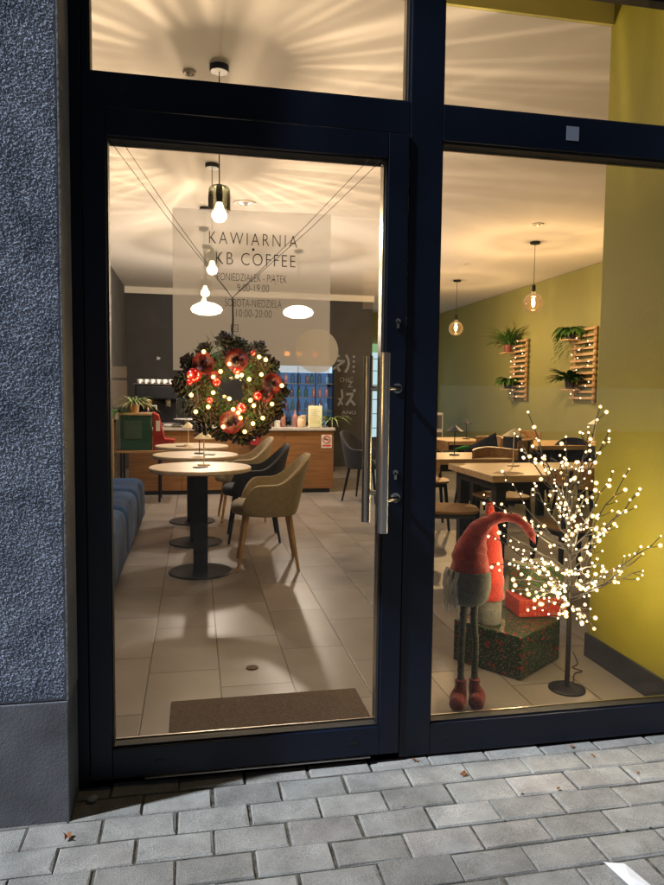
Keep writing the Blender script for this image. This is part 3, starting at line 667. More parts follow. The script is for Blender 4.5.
def globe(x, y, zb, label, energy, seed):
    t = thing('globe_pendant_lamp', label, 'pendant lamp', (x, y, 2.97), 0, 'amber globe pendants in the side room')
    d = 2.97 - zb
    MB().lathe([(0.055, 0), (0.055, -0.02), (0.05, -0.024)], 28).build('ceiling_rose', 'black', t, smooth=True)
    MB().tube([(0, 0, -0.02), (0, 0, -d + 0.19)], 0.0032, 8).build('cord', 'black', t)
    MB().lathe([(0.016, -d + 0.20), (0.020, -d + 0.19), (0.020, -d + 0.13), (0.012, -d + 0.12)], 16).build('socket', 'black', t, smooth=True)
    g = MB().ball((0, 0, -d), 0.108, 32, 20, (1, 1, 1)); g.tube([(0, 0, -d + 0.10), (0, 0, -d + 0.13)], [0.03, 0.018], 16, cap=False)
    go = g.build('glass_globe', 'amber_globe', t, smooth=True)
    f = MB(); 
    f.tube([(0.010 * cos(a * 1.1), 0.010 * sin(a * 1.1), -d + 0.045 - a * 0.0042) for a in range(22)], 0.0042, 6)
    f.ball((0, 0, -d), 0.017, 10, 8, (1, 1, 2.0))
    fo = f.build('filament', 'filament', go)
    streak_light('bulb_light', energy, (0, 0, -d - 0.06), fo, color=(1.0, 0.74, 0.45), seed=seed, streak=0.16, radius=0.03, down=1.2, up_cut=0.86)
globe(3.96, 4.93, 2.30, 'amber glass globe pendant, the nearer and larger of the two at right', 88, 12.0)
globe(4.08, 7.56, 2.26, 'amber glass globe pendant, the farther one nearer the mullion', 58, 15.0)
def downlight(x, y, label, name='downlight', r=0.06):
    t = thing(name, label, 'ceiling light', (x, y, 2.97), 0, 'recessed ceiling spots')
    MB().lathe([(r * .6, -0.002), (r, -0.002), (r, -0.009), (r * .85, -0.012), (r * .6, -0.006)], 28, cap=False).build('trim_ring', 'rosette', t, smooth=True)
    MB().lathe([(r * .58, -0.003), (r * .3, -0.012), (0.001, -0.020)], 20).build('lens', 'spotlight', t, smooth=True)
downlight(3.60, 4.19, 'chrome recessed spot on the ceiling left of the nearer globe pendant')
downlight(3.70, 6.35, 'chrome recessed spot on the ceiling beside the farther globe pendant')
downlight(0.71, 4.11, 'pale round vent ring on the ceiling right of the ribbed pendants', 'ceiling_vent', 0.10)
downlight(0.24, 1.62, 'small detector disc on the ceiling left of the nearest pendant', 'smoke_detector', 0.035)

# ================================================================== LEFT SIDE: bench, tables, armchairs
def sofa():
    t = thing('upholstered_bench', 'long blue velvet channelled bench along the left wall', 'bench', (-0.85, 1.1, 0))
    MB().box(0.06, 0.60, 0.02, 3.56, 0.0, 0.09).build('base', 'black', t)
    y = 0.0; n = 0
    for k in range(4):
        y0 = k * 0.90; m = MB()
        # puffy upholstered module: cross-section rounded, bulging in channels
        ny, pts = 36, 26; vs = []
        for j in range(ny + 1):
            v = j / ny; yy = y0 + v * 0.895
            e = min(1, min(v, 1 - v) * 11); ch = abs(sin(v * pi * 3)) ** 0.45
            for i in range(pts):
                a = i / (pts - 1) * pi * 0.5 * 2
                # superellipse profile from back bottom up over the seat to front bottom
                q = pi * i / (pts - 1)
                cx_ = -cos(q); sx_ = sin(q)
                ex = (abs(cx_) ** 0.25) * (1 if cx_ > 0 else -1); ez = (abs(sx_) ** 0.25)
                x = 0.325 + ex * (0.305 + 0.003 * ch * e) * (0.94 + 0.06 * min(1, e * 1.5) ** .5)
                z = 0.085 + ez * (0.335 + 0.003 * ch * e + 0.028 * sin(pi * v) ** .6 - 0.045 * (1 - e))
                z += 0.006 * noise.noise(Vector((x * 4, yy * 5, k)))
                vs.append((x, yy, z))
        fs = [(j * pts + i, j * pts + i + 1, (j + 1) * pts + i + 1, (j + 1) * pts + i) for j in range(ny) for i in range(pts - 1)]
        fs += [tuple(range(pts))[::-1], tuple(range(ny * pts, (ny + 1) * pts))]
        m.add(vs, fs); m.build('seat_module', 'bluevelvet', t, smooth=True, ang=70)
    m = MB()
    for k in range(36):
        y0 = k * 0.1
        m.lathe([(0.05, 0.40), (0.052, 0.6), (0.05, 0.80), (0.03, 0.84)], 12, c=(0.058, y0 + 0.05, 0))
    m.build('backrest', 'bluevelvet', t, smooth=True)
sofa()
def round_table(x, y, label):
    t = thing('round_table', label, 'table', (x, y, 0), 0, 'round bistro tables along the bench')
    MB().lathe([(0.345, 0.722), (0.353, 0.728), (0.353, 0.745), (0.349, 0.750)], 72).build('tabletop', 'tabletop', t, smooth=True, ang=30)
    MB().box(-0.050, 0.050, -0.050, 0.050, 0.012, 0.715).build('column', 'blackmetal', t, bevel=0.004)
    MB().lathe([(0.09, 0.7155), (0.09, 0.7215)], 24).build('mount_plate', 'blackmetal', t)
    MB().lathe([(0.222, 0.0), (0.222, 0.007), (0.216, 0.012)], 56).build('base_plate', 'blackmetal', t, smooth=True, ang=30)
    return t
round_table(0.300, 2.64, 'round wood bistro table nearest the door')
round_table(0.270, 3.62, 'middle round bistro table between the nearest and the far one')
round_table(0.235, 4.60, 'round bistro table farthest from the door')
def table_lamp(x, y, z, m, label, h=0.235, R=0.052):
    t = thing('table_lamp', label, 'table lamp', (x, y, z), 0, 'small cone shade table lamps')
    MB().lathe([(0.045, 0.0), (0.045, 0.008), (0.040, 0.011)], 28).build('base', m, t, smooth=True, ang=35)
    MB().tube([(0, 0, 0.011), (0, 0, h - 0.03)], 0.0042, 10).build('stem', m, t)
    MB().lathe([(R, h - 0.055), (R + 0.001, h - 0.051), (0.012, h - 0.004), (0.004, h)], 36).build('shade', m, t, smooth=True, ang=35)
    return t
table_lamp(0.325, 2.70, 0.75, 'lampcream', 'cream cone lamp on the nearest round table', 0.245, 0.07)
table_lamp(0.30, 3.66, 0.75, 'lampblack', 'dark thin lamp on the middle round table', 0.20, 0.05)
table_lamp(0.20, 4.62, 0.75, 'lampcream', 'cream cone lamp on the farthest round table', 0.225, 0.065)
def menu_card(x, y, rz, label):
    t = thing('menu_clip', label, 'menu holder', (x, y, 0.75), rz, 'flat menu clips on the round tables')
    MB().box(-0.045, 0.045, -0.03, 0.03, 0, 0.006).build('board', 'black', t, bevel=0.001)
    MB().box(-0.035, 0.035, -0.02, 0.02, 0.0065, 0.009).build('card', 'cream', t)
menu_card(0.30, 2.56, 0.5, 'small dark menu clip lying on the nearest round table')
menu_card(0.38, 3.55, -0.3, 'small dark menu clip lying on the middle round table')
menu_card(0.13, 4.50, 0.2, 'small dark menu clip lying on the far round table')

def armchair(x, y, rz, mt, legm, label, group='armchairs drawn up to the round tables'):
    t = thing('armchair', label, 'armchair', (x, y, 0), rz, group)   # faces -x at rz 0
    m = MB(); nt_, nv = 44, 10
    vs = []; th = radians(132)
    for i in range(nt_ + 1):
        a = -th + 2 * th * i / nt_
        u = abs(a) / th
        back = 0.5 + 0.5 * cos(min(1, u / 0.62) * pi)     # 1 at the back, 0 at the arms
        top = 0.640 + 0.185 * back ** 0.75 - 0.02 * min(1, u / .8) - 0.15 * max(0, (u - 0.78) / 0.22) ** 1.6
        for j in range(nv + 1):
            v = j / nv; z = 0.395 + (top - 0.395) * v
            fl = 0.80 + 0.20 * v ** 0.55
            lean = 0.055 * back * v ** 1.4
            ex = 0.262 * fl + lean; ey = 0.285 * (0.90 + 0.10 * v)
            cx_ = cos(a); sy_ = sin(a)
            X_ = ex * (abs(cx_) ** 0.8) * (1 if cx_ > 0 else -1); Y_ = ey * (abs(sy_) ** 0.75) * (1 if sy_ > 0 else -1)
            vs.append((X_, Y_, z))
    fs = [(i * (nv + 1) + j, (i + 1) * (nv + 1) + j, (i + 1) * (nv + 1) + j + 1, i * (nv + 1) + j + 1) for i in range(nt_) for j in range(nv)]
    sh = m.add(vs, fs).build('shell', mt, t, smooth=True, ang=80)
    so_ = sh.modifiers.new('solid', 'SOLIDIFY'); so_.thickness = 0.032; so_.offset = -1
    bv = sh.modifiers.new('bevel', 'BEVEL'); bv.width = 0.010; bv.segments = 3; bv.limit_method = 'ANGLE'; bv.angle_limit = radians(50)
    def se(a, rx, ry, p=0.7): return (rx * (abs(cos(a)) ** p) * (1 if cos(a) > 0 else -1), ry * (abs(sin(a)) ** p) * (1 if sin(a) > 0 else -1))
    s = MB(); n = 40; vs = []
    prof = [(0.80, 0.392), (0.97, 0.405), (1.0, 0.43), (0.985, 0.455), (0.90, 0.472), (0.5, 0.482), (0.02, 0.484)]
    for k_, z in prof:
        for i in range(n):
            px, py = se(2 * pi * i / n, 0.245 * k_, 0.235 * k_); vs.append((px - 0.022, py, z))
    fs = [(i * n + k, i * n + (k + 1) % n, (i + 1) * n + (k + 1) % n, (i + 1) * n + k) for i in range(len(prof) - 1) for k in range(n)] + [tuple(range(n))[::-1], tuple(range((len(prof) - 1) * n, len(prof) * n))]
    s.add(vs, fs).build('seat', mt, t, smooth=True, ang=60)
    for sx in (-1, 1):
        for sy in (-1, 1):
            MB().tube([(sx * 0.150, sy * 0.150, 0.405), (sx * 0.215, sy * 0.212, 0.0)], [0.019, 0.0105], 14).build('leg', legm, t, smooth=True, ang=60)
    return t
armchair(0.785, 2.79, -0.05, 'tan', 'beech', 'tan upholstered armchair with wooden legs nearest the door')
armchair(0.76, 3.72, -0.03, 'charcoal', 'blackmetal', 'dark charcoal armchair at the middle round table')
armchair(0.72, 4.66, 0.04, 'tan', 'beech', 'tan upholstered armchair at the farthest round table')
armchair(2.27, 5.72, 2.5, 'charcoal', 'blackmetal', 'black armchair standing right of the counter end', 'dark armchairs')
armchair(3.05, 7.6, 0.4, 'charcoal', 'blackmetal', 'black armchair far down the passage behind the door handle', 'dark armchairs')

# door mat
dm = thing('door_mat', 'brown coir door mat lying inside the door', 'door mat', (0.55, 0.37, 0))
MB().box(-0.385, 0.385, -0.15, 0.17, 0.0005, 0.014).build('mat', 'doormat', dm, bevel=0.004)
MB().box(-0.395, 0.395, -0.16, -0.151, 0.0005, 0.009).build('edging', 'black', dm)
# floor drain cap
tag(MB().lathe([(0.028, 0.0), (0.028, 0.003), (0.022, 0.004)], 24).build('floor_cap', 'doormat', loc=(0.52, 0.86, 0.0005)), 'small round cap set in the tiles beyond the door mat', 'floor cap')

# ================================================================== COUNTER and bar
ct = thing('counter', 'orange brown plywood service counter at the back', 'counter', (0.75, 6.4, 0))
MB().box(-1.28, 1.26, 0.02, 0.70, 0.06, 0.795).build('carcass', 'ply', ct)
for k in range(4):
    x0 = -1.28 + k * 0.635
    MB().box(x0 + 0.002, x0 + 0.633, 0.0, 0.019, 0.055, 0.792).build('front_panel', 'ply', ct, bevel=0.0015)
MB().box(-1.24, 1.22, 0.05, 0.66, 0.0, 0.058).build('kick_board', 'skirt', ct)
MB().box(-1.30, 1.275, -0.02, 0.72, 0.797, 0.832).build('worktop', 'worktop', ct, bevel=0.003)
# no smoking sign
ns = thing('no_smoking_sign', 'white sign with a red no smoking ring on the counter front', 'sign', (1.915, 6.398, 0.66))
MB().box(-0.068, 0.068, -0.003, 0.0, -0.085, 0.085).build('panel', 'signwhite', ns)
rg = MB(); rg.tube([(0.045 * cos(a * pi / 12), -0.0045, 0.025 + 0.045 * sin(a * pi / 12)) for a in range(25)], 0.0055, 6); rg.tube([(-0.031, -0.0045, 0.056), (0.031, -0.0045, -0.006)], 0.005, 6)
rg.build('prohibition_ring', 'signred', ns)
MB().box(-0.03, 0.025, -0.004, -0.0031, 0.020, 0.030).build('cigarette', 'ink', ns)
MB().box(-0.055, 0.055, -0.004, -0.0031, -0.065, -0.045).build('caption_bar', 'signred', ns)
# small cabinet on side table at the left
st = thing('side_table', 'low dark side table with thin black legs left of the counter', 'table', (-0.26, 6.02, 0))
MB().box(-0.36, 0.36, -0.20, 0.20, 0.572, 0.598).build('tabletop', 'oakdark', st, bevel=0.003)
for sx in (-.3, .12):
    for sy in (-.17, .17): MB().box(sx - .012, sx + .012, sy - .012, sy + .012, 0, 0.571).build('leg', 'black', st)
cab = thing('metal_cabinet', 'dark green cabinet standing on the low side table', 'cabinet', (-0.40, 6.02, 0.599))
MB().box(-0.165, 0.165, -0.16, 0.16, 0, 0.40).build('body', 'green_metal', cab, bevel=0.004)
MB().box(-0.125, 0.07, -0.165, -0.1605, 0.13, 0.34).build('glass_panel', 'green_panel', cab, bevel=0.002)
MB().box(-0.18, 0.18, -0.175, 0.175, 0.402, 0.425).build('top_board', 'oak', cab, bevel=0.002)
rb = thing('red_display_rack', 'dark red slanted rack leaning beside the green cabinet', 'rack', (-0.10, 6.0, 0.599))  # stands in for a red reflection, built as a solid shape
r_ = MB(); r_.prism_xz([(-0.11, 0), (0.13, 0), (0.13, 0.12), (0.02, 0.13), (-0.05, 0.40), (-0.11, 0.44)], -0.12, 0.10); r_.build('frame', 'redmetal', rb, bevel=0.004)
MB().box(-0.075, -0.03, -0.126, -0.121, 0.22, 0.34).build('leaflet', 'cream', rb)
# slim wooden rack at the left edge
lr = thing('wooden_rack', 'slim pale wooden rack at the far left behind the bench', 'rack', (-0.66, 5.9, 0))
for x in (-0.10, 0.0): 
    for y in (-.12, .12): MB().box(x, x + .028, y - .014, y + .014, 0, 0.98).build('post', 'oak', lr, bevel=0.002)
for z in (0.2, 0.42, 0.66, 0.93): MB().box(-0.09, 0.018, -0.10, 0.10, z, z + 0.02).build('shelf', 'oak', lr)
for k, (z, mm) in enumerate(((0.221, 'green_metal'), (0.441, 'cream'), (0.681, 'green_metal'))):
    b_ = MB().box(-0.065, -0.01, -0.05, 0.05, 0, 0.15).build('tin', mm, loc=(-0.66, 5.9, z), bevel=0.003)
    tag(b_, ['dark green tin on the lowest shelf of the slim rack', 'cream box on the middle shelf of the slim rack', 'green tin on the third shelf of the slim rack'][k], 'tin')

# espresso machine
em = thing('espresso_machine', 'black and chrome espresso machine with cups on top', 'coffee machine', (-0.20, 6.80, 0.833))
MB().box(-0.27, 0.27, -0.16, 0.24, 0.34, 0.52).build('body', 'blackmetal', em, bevel=0.02)
MB().box(-0.25, 0.25, 0.05, 0.23, 0.04, 0.345).build('back_panel', 'blackmetal', em, bevel=0.01)
MB().box(-0.28, 0.28, -0.2, 0.24, 0.0, 0.05).build('drip_tray', 'chrome', em, bevel=0.008)
MB().box(-0.28, 0.28, -0.17, 0.24, 0.522, 0.535).build('cup_rail', 'chrome', em, bevel=0.003)
for sx in (-.13, .13):
    g = MB().lathe([(0.036, 0.25), (0.036, 0.335)], 18, c=(sx, -0.09, 0)).build('group_head', 'chrome', em, smooth=True)
    MB().tube([(sx, -0.10, 0.26), (sx, -0.24, 0.25)], [0.01, 0.014], 10).build('portafilter', 'black', g)
for sx in (-.24, .24): MB().tube([(sx, -0.15, 0.36), (sx, -0.22, 0.30), (sx, -0.21, 0.12)], 0.006, 8).build('steam_wand', 'chrome', em, smooth=True)
cup0 = None; k = 0
for row in range(2):
    for i in range(6):
        loc = (-0.42 + i * 0.075 + row * 0.01, 6.74 + row * 0.09, 1.3695)
        if cup0 is None:
            m_ = MB().lathe([(0.020, 0), (0.030, 0.02), (0.034, 0.055), (0.031, 0.055), (0.026, 0.02), (0.001, 0.006)], 18); m_.tube([(0.033, 0, 0.045), (0.05, 0, 0.04), (0.048, 0, 0.02), (0.03, 0, 0.016)], 0.003, 6)
            cup0 = m_.build('coffee_cup', 'ceramic', smooth=True, loc=loc)
            tag(cup0, 'white cup standing on top of the espresso machine', 'cup', 'white cups on the espresso machine')
        else:
            c_ = cup0.copy(); COL.objects.link(c_); c_.location = loc
gr = thing('coffee_grinder', 'black coffee grinder beside the espresso machine', 'grinder', (-0.32, 6.52, 0.833))
MB().box(-0.08, 0.08, -0.08, 0.10, 0, 0.20).build('body', 'black', gr, bevel=0.02)
MB().lathe([(0.03, 0.20), (0.065, 0.26), (0.075, 0.33), (0.07, 0.34)], 20).build('hopper', 'bottle_brown', gr, smooth=True)

def bottle_mesh(name, m, h=0.24, r=0.034):
    return MB().lathe([(r * .9, 0), (r, 0.01), (r, h * .58), (r * .8, h * .68), (r * .36, h * .80), (r * .36, h), (0.001, h)], 18).mesh(name, m, True, 45)
def pump(x, y, mt, label):
    t = thing('pump_bottle', label, 'pump bottle', (x, y, 0.833), 0, 'pump bottles on the counter')
    MB().lathe([(0.038, 0), (0.04, 0.01), (0.04, 0.16), (0.034, 0.185), (0.014, 0.20), (0.014, 0.215)], 20).build('bottle', mt, t, smooth=True, ang=40)
    MB().lathe([(0.0408, 0.03), (0.0408, 0.12)], 20, cap=False).build('label', 'amber_label', t, smooth=True)
    MB().tube([(0, 0, 0.215), (0, 0, 0.265), (-0.045, 0, 0.268), (-0.05, 0, 0.255)], 0.0055, 8).build('pump', 'whiteplastic', t, smooth=True)
pump(-0.27 + 0.07, 6.47, 'bottle_clear', 'clear pump bottle with cream label at the left of the counter')
pump(-0.30, 6.47, 'bottle_pink', 'reddish pump bottle with cream label beside the clear one')
# things standing on the counter, right half
def std(name, mesh, loc, label, cat, group=None, rz=0):
    o = bpy.data.objects.new(name, mesh); COL.objects.link(o); o.location = loc; o.rotation_euler = (0, 0, rz); return tag(o, label, cat, group)
bm_brown = bottle_mesh('bottle', 'bottle_brown'); bm_green = bottle_mesh('bottle', 'bottle_green'); bm_blue = bottle_mesh('bottle', 'bottle_blue', 0.2, 0.03); bm_pink = bottle_mesh('bottle', 'bottle_pink', 0.22, 0.034); bm_clear = bottle_mesh('bottle', 'bottle_clear', 0.24, 0.034)
jar = MB().lathe([(0.04, 0), (0.045, 0.01), (0.045, 0.10), (0.035, 0.115), (0.04, 0.118), (0.04, 0.14), (0.001, 0.142)], 20).mesh('jar', 'amber_label', True, 40)
for i, (x, y, m_, h_) in enumerate([(1.38, 6.62, bm_pink, 'pink'), (1.46, 6.70, bm_clear, 'clear'), (1.53, 6.58, bm_pink, 'short pink'), (1.24, 6.66, bm_brown, 'dark brown'), (1.15, 6.72, bm_green, 'green'), (0.55, 6.7, bm_brown, 'brown'), (0.15, 6.65, bm_clear, 'tall clear')]):
    std('syrup_bottle', m_, (x, y, 0.833), h_ + [' syrup bottle at the left of the bottle row right of the wreath', ' glass bottle behind the jars on the counter right half', ' bottle just left of the small jar on the counter', ' bottle on the counter hidden behind the wreath edge', ' bottle farthest left of the row behind the wreath', ' bottle on the counter below the wreath', ' bottle standing alone on the counter left of the wreath'][i], 'bottle', 'bottles standing on the counter')
std('jar', jar, (1.60, 6.54, 0.833), 'small amber jar with lid between the bottles and the card stand', 'jar')
for i, (x, y, n_) in enumerate(((0.62, 6.62, 'cup stack behind the lower left of the wreath'), (1.30, 6.56, 'cup left of the pink bottle on the counter'), (1.66, 6.70, 'cup stack behind the amber jar'), (0.98, 6.68, 'cup stack in the middle of the counter'))):
    m_ = MB()
    for q in range(3 if 'stack' in n_ else 1): m_.lathe([(0.030, q * .035), (0.041, q * .035 + .085), (0.038, q * .035 + .085), (0.028, q * .035 + .006)], 20)
    std('paper_cup', m_.mesh('paper_cup', 'cream' if i % 2 else 'amber_label', True, 40), (x, y, 0.833), 'pale paper ' + n_, 'cup', 'paper cups on the counter')
# tray and cups left of the wreath on the counter
cs = thing('cake_stand', 'low pale cake stand on the counter left of the wreath', 'cake stand', (0.16, 6.50, 0.833))
MB().lathe([(0.15, 0.095), (0.155, 0.10), (0.155, 0.106)], 36).build('plate', 'ceramic', cs); MB().lathe([(0.06, 0), (0.018, 0.02), (0.018, 0.08), (0.05, 0.094)], 20).build('foot', 'ceramic', cs, smooth=True)
std('bowl', MB().lathe([(0.03, 0), (0.06, 0.03), (0.055, 0.032), (0.02, 0.006)], 24).mesh('bowl', 'ceramic', True), (-0.06, 6.47, 0.833), 'small white dish on the counter right of the pump bottles', 'bowl')
# card stand
cdn = thing('card_stand', 'pale yellow upright notice card on the right end of the counter', 'card stand', (1.78, 6.50, 0.833))
MB().box(-0.09, 0.09, -0.004, 0.004, 0.0, 0.28).build('card', 'card', cdn, bevel=0.001); MB().box(-0.07, 0.07, -0.03, 0.03, -0.0005, 0.006).build('foot', 'bottle_clear', cdn)
ln = MB()
for k_ in range(8): ln.box(-0.06, 0.06 - 0.02 * (k_ % 3), -0.0052, -0.0045, 0.06 + k_ * 0.024, 0.064 + k_ * 0.024)
ln.build('printed_lines', 'oakdark', cdn)
# red tag hanging under the wreath on the counter front
rt_ = thing('red_gift_bag', 'small red paper bag hanging on the counter front below the wreath', 'bag', (0.98, 6.36, 0.62))
MB().box(-0.075, 0.075, -0.03, 0.02, 0, 0.17).build('bag', 'redball', rt_, bevel=0.004); MB().tube([(-0.03, -0.005, 0.17), (-0.02, -0.005, 0.215), (0.02, -0.005, 0.215), (0.03, -0.005, 0.17)], 0.003, 6).build('handle', 'cream', rt_); MB().tube([(0, -0.031, 0.08), (0, -0.033, 0.08)], 0.025, 14).build('seal', 'cream', rt_)

# lit glass-front fridge behind the bar
fg = thing('drinks_fridge', 'drinks fridge with blue lit shelves behind the counter', 'fridge', (2.0, 8.75, 0))
MB().box(-0.47, 0.47, 0.42, 0.46, 0, 1.74).build('back_panel', 'black', fg)
for x in (-0.49, 0.47): MB().box(x, x + 0.02, -0.02, 0.46, 0, 1.74).build('side_panel', 'black', fg)
MB().box(-0.49, 0.49, -0.03, 0.46, 1.742, 1.86).build('header', 'black', fg)
MB().box(-0.47, 0.47, -0.02, 0.41, 0.0, 0.75).build('plinth', 'black', fg)
MB().box(-0.44, 0.44, 0.405, 0.415, 0.80, 1.70).build('backlight', 'fridgelight', fg)
for z in (0.98, 1.20, 1.42): MB().box(-0.46, 0.46, 0.02, 0.40, z, z + 0.012).build('shelf', 'chrome', fg)
MB().box(-0.44, 0.44, -0.012, 0.0, 1.60, 1.71).build('light_strip', 'fridgelight2', fg)
for x in (-.12, .16): MB().box(x, x + .012, -0.016, -0.004, 0.76, 1.70).build('door_stile', 'black', fg)
bts = [bm_blue, bm_brown, bm_pink, bm_green, bm_clear]; bn = ['blue', 'brown', 'pink', 'green', 'clear']
rr = random.Random(5)
for si, z in enumerate((0.7505, 0.9925, 1.2125, 1.4325)):
    for i in range(8):
        ki = rr.randrange(5); k_ = bts[ki]
        std('fridge_bottle', k_, (1.60 + i * 0.112 + rr.uniform(-.01, .01), 8.93 + rr.uniform(-.06, .08), z), bn[ki] + ' bottle on the ' + ['bottom', 'second', 'third', 'top'][si] + ' lit shelf of the drinks fridge', 'bottle', 'bottles in the drinks fridge').scale = (1, 1, rr.uniform(.72, .84))
# orange and red car light reflections, built as small glowing pots above fridge
car_glints = [(1.72, 'orange'), (1.92, 'orange'), (2.18, 'red')]
M['orangeglow'] = emis('orangeglow', (1.0, 0.32, 0.06), 1.3, 'NONE'); M['redglow'] = emis('redglow', (1.0, 0.05, 0.04), 1.2, 'NONE')
for k_, (x, c_) in enumerate(car_glints):
    t = thing('lantern', ['leftmost small orange lantern on top of the drinks fridge', 'middle small orange lantern on top of the drinks fridge', 'small red lantern on top of the drinks fridge, the rightmost'][k_], 'lantern', (x, 8.85, 1.861), 0, 'small lanterns on the drinks fridge')
    MB().lathe([(0.035, 0), (0.045, 0.02), (0.045, 0.06), (0.03, 0.08)], 16).build('glass', c_ + 'glow', t, smooth=True); MB().lathe([(0.032, 0.0805), (0.01, 0.10)], 12).build('cap', 'black', t)
# pale lit panel at the end of the passage
lp = thing('menu_board', 'tall pale blue lit board with dark lines at the end of the passage', 'lit board', (4.15, 11.86, 0))
MB().box(-0.60, 0.60, -0.03, 0.0, 0.30, 2.32).build('panel', 'screen', lp)
MB().box(-0.60, 0.60, -0.034, -0.031, 2.14, 2.32).build('header', mat('boardhead', (0.2, 0.4, 0.2), 0.5, emit=(0.3, 0.6, 0.3), es=0.5), lp)
sm = MB()
for z in (0.55, 0.85, 1.15, 1.45, 1.75, 2.0): sm.box(-0.60, 0.60, -0.034, -0.031, z, z + 0.015)
sm.build('printed_lines', 'coolerstripe', lp)

# ================================================================== PLANTS
def leafy(mb, c, n, ln, wd, seed, droop=1.0, up=0.9, spread=1.0):
    r = random.Random(seed)
    for i in range(n):
        a = r.uniform(0, 2 * pi); l_ = ln * r.uniform(.6, 1.1); e = r.uniform(0.25, 1.0) * up; w_ = wd * r.uniform(.7, 1.2)
        pts = []; p = Vector(c); dr = Vector((cos(a) * spread, sin(a) * spread, e * 1.4)).normalized()
        for k_ in range(7):
            pts.append(tuple(p)); p = p + dr * l_ / 6; dr = (dr + Vector((0, 0, -0.26 * droop))).normalized()
        mb.blade(pts, [w_ * .5, w_ * .9, w_, w_ * .9, w_ * .7, w_ * .4, w_ * .05], (-sin(a), cos(a), 0))
def potted(loc, name, label, potm, pr, ph, leafm, n, ln, wd, seed, droop=1.0, up=0.9, cat='potted plant', group=None):
    t = thing(name, label, cat, loc, 0, group)
    MB().lathe([(pr * .75, 0), (pr, ph), (pr * .9, ph), (pr * .85, ph * .85), (0.001, ph * .82)], 24).build('pot', potm, t, smooth=True, ang=40)
    m = MB(); leafy(m, (0, 0, ph * .85), n, ln, wd, seed, droop, up); m.build('leaves', leafm, t, smooth=True)
    return t
potted((-0.43, 6.0, 1.025), 'spider_plant', 'pale spider plant in a terracotta pot on the green cabinet', 'pot_terra', 0.07, 0.10, 'leafpale', 70, 0.34, 0.010, 1, 1.1)
potted((-0.62, 5.88, 0.9515), 'potted_fern', 'dark leafy plant on top of the slim rack at far left', 'pot_white', 0.045, 0.08, 'leaf', 40, 0.22, 0.010, 11, 1.2)
potted((2.02, 6.60, 0.833), 'spider_plant', 'long leaved green plant at the right end of the counter', 'pot_black', 0.06, 0.08, 'leafpale', 46, 0.36, 0.008, 2, 1.25)
potted((1.86, 6.84, 0.833), 'leafy_plant', 'bushy green plant behind the notice card on the counter', 'pot_black', 0.07, 0.11, 'leaf', 90, 0.26, 0.020, 3, .8, 1.1)

def trellis(y0, z0, z1, x, wy, label, nsl, seed):
    t = thing('wall_trellis', label, 'plant trellis', (x, y0, 0), 0, 'slatted wooden trellises on the olive wall')
    for y in (0.05, wy - 0.05): MB().box(-0.05, -0.03, y - .02, y + .02, z0 - 0.06, z1 + 0.03).build('upright', 'lath', t)
    for k_ in range(nsl):
        z = z0 + (z1 - z0) * k_ / (nsl - 1)
        MB().box(-0.085, -0.052, 0.0, wy, z - .016, z + .016).build('slat', 'lath', t, bevel=0.002)
    for z in (z0 + 0.25, z1 - 0.2): MB().box(-0.029, -0.001, wy / 2 - .02, wy / 2 + .02, z - .02, z + .02).build('wall_bracket', 'black', t)
    f = thing('fairy_light_string', 'tiny warm lights wound over the ' + ('nearer' if y0 < 7 else 'farther') + ' slatted trellis', 'string lights', (x - 0.09, y0, 0), 0, 'light strings on the trellises')
    r = random.Random(seed); pts = [(0, wy * (0.5 + 0.4 * sin(k_ * 1.3)), z1 - (z1 - z0) * k_ / 17) for k_ in range(18)]
    MB().tube(pts, 0.0025, 5).build('wire', 'ribbonwire', f)
    for p in pts: MB().ball((p[0] - .008, p[1], p[2]), 0.008, 8, 6).build('bulb', 'fairy_small', f)
trellis(7.57, 1.26, 2.12, 5.3, 0.52, 'farther slatted wood trellis with two potted plants on the olive wall', 12, 1)
trellis(5.72, 1.25, 2.14, 5.3, 0.56, 'nearer slatted wood trellis beside the yellow pier edge', 12, 2)
def shelfpot(loc, label, potm, leafm, n, ln, wd, seed, droop, up=0.9):
    return potted(loc, 'trellis_plant', label, potm, 0.07, 0.12, leafm, n, ln, wd, seed, droop, up, group='potted plants on the trellises')
shelfpot((5.12, 7.98, 1.95), 'spiky fern in a dark red pot at the top of the farther trellis', 'pot_red', 'leaf', 110, 0.52, 0.017, 21, .9, 1.3)
shelfpot((5.12, 7.95, 1.38), 'small leafy plant in a black pot low on the farther trellis', 'pot_black', 'leaf', 80, 0.27, 0.030, 22, 1.2)
iv = shelfpot((5.12, 6.13, 2.02), 'trailing ivy in a pot at the top of the nearer trellis', 'pot_black', 'leaf', 60, 0.30, 0.045, 23, 1.6)
m_ = MB(); r2 = random.Random(3)
for k_ in range(7):
    x, y = r2.uniform(-.1, .05), r2.uniform(0.0, .32); ln_ = r2.uniform(.25, .5)
    for q in range(int(ln_ / .04)):
        z = 0.14 - q * .04; c_ = Vector((x + r2.uniform(-.03, .03), y + r2.uniform(-.03, .03), z))
        m_.blade([tuple(c_), tuple(c_ + Vector((-.02, .015, -.02))), tuple(c_ + Vector((-.03, .03, -.05)))], [.008, .032, .003], (0.3, 1, 0))
m_.build('trailing_stems', 'leaf', iv)
shelfpot((5.12, 6.10, 1.37), 'dark pointed plant in a black pot low on the nearer trellis', 'pot_black', 'leafdark', 70, 0.34, 0.034, 24, .8, 1.0)
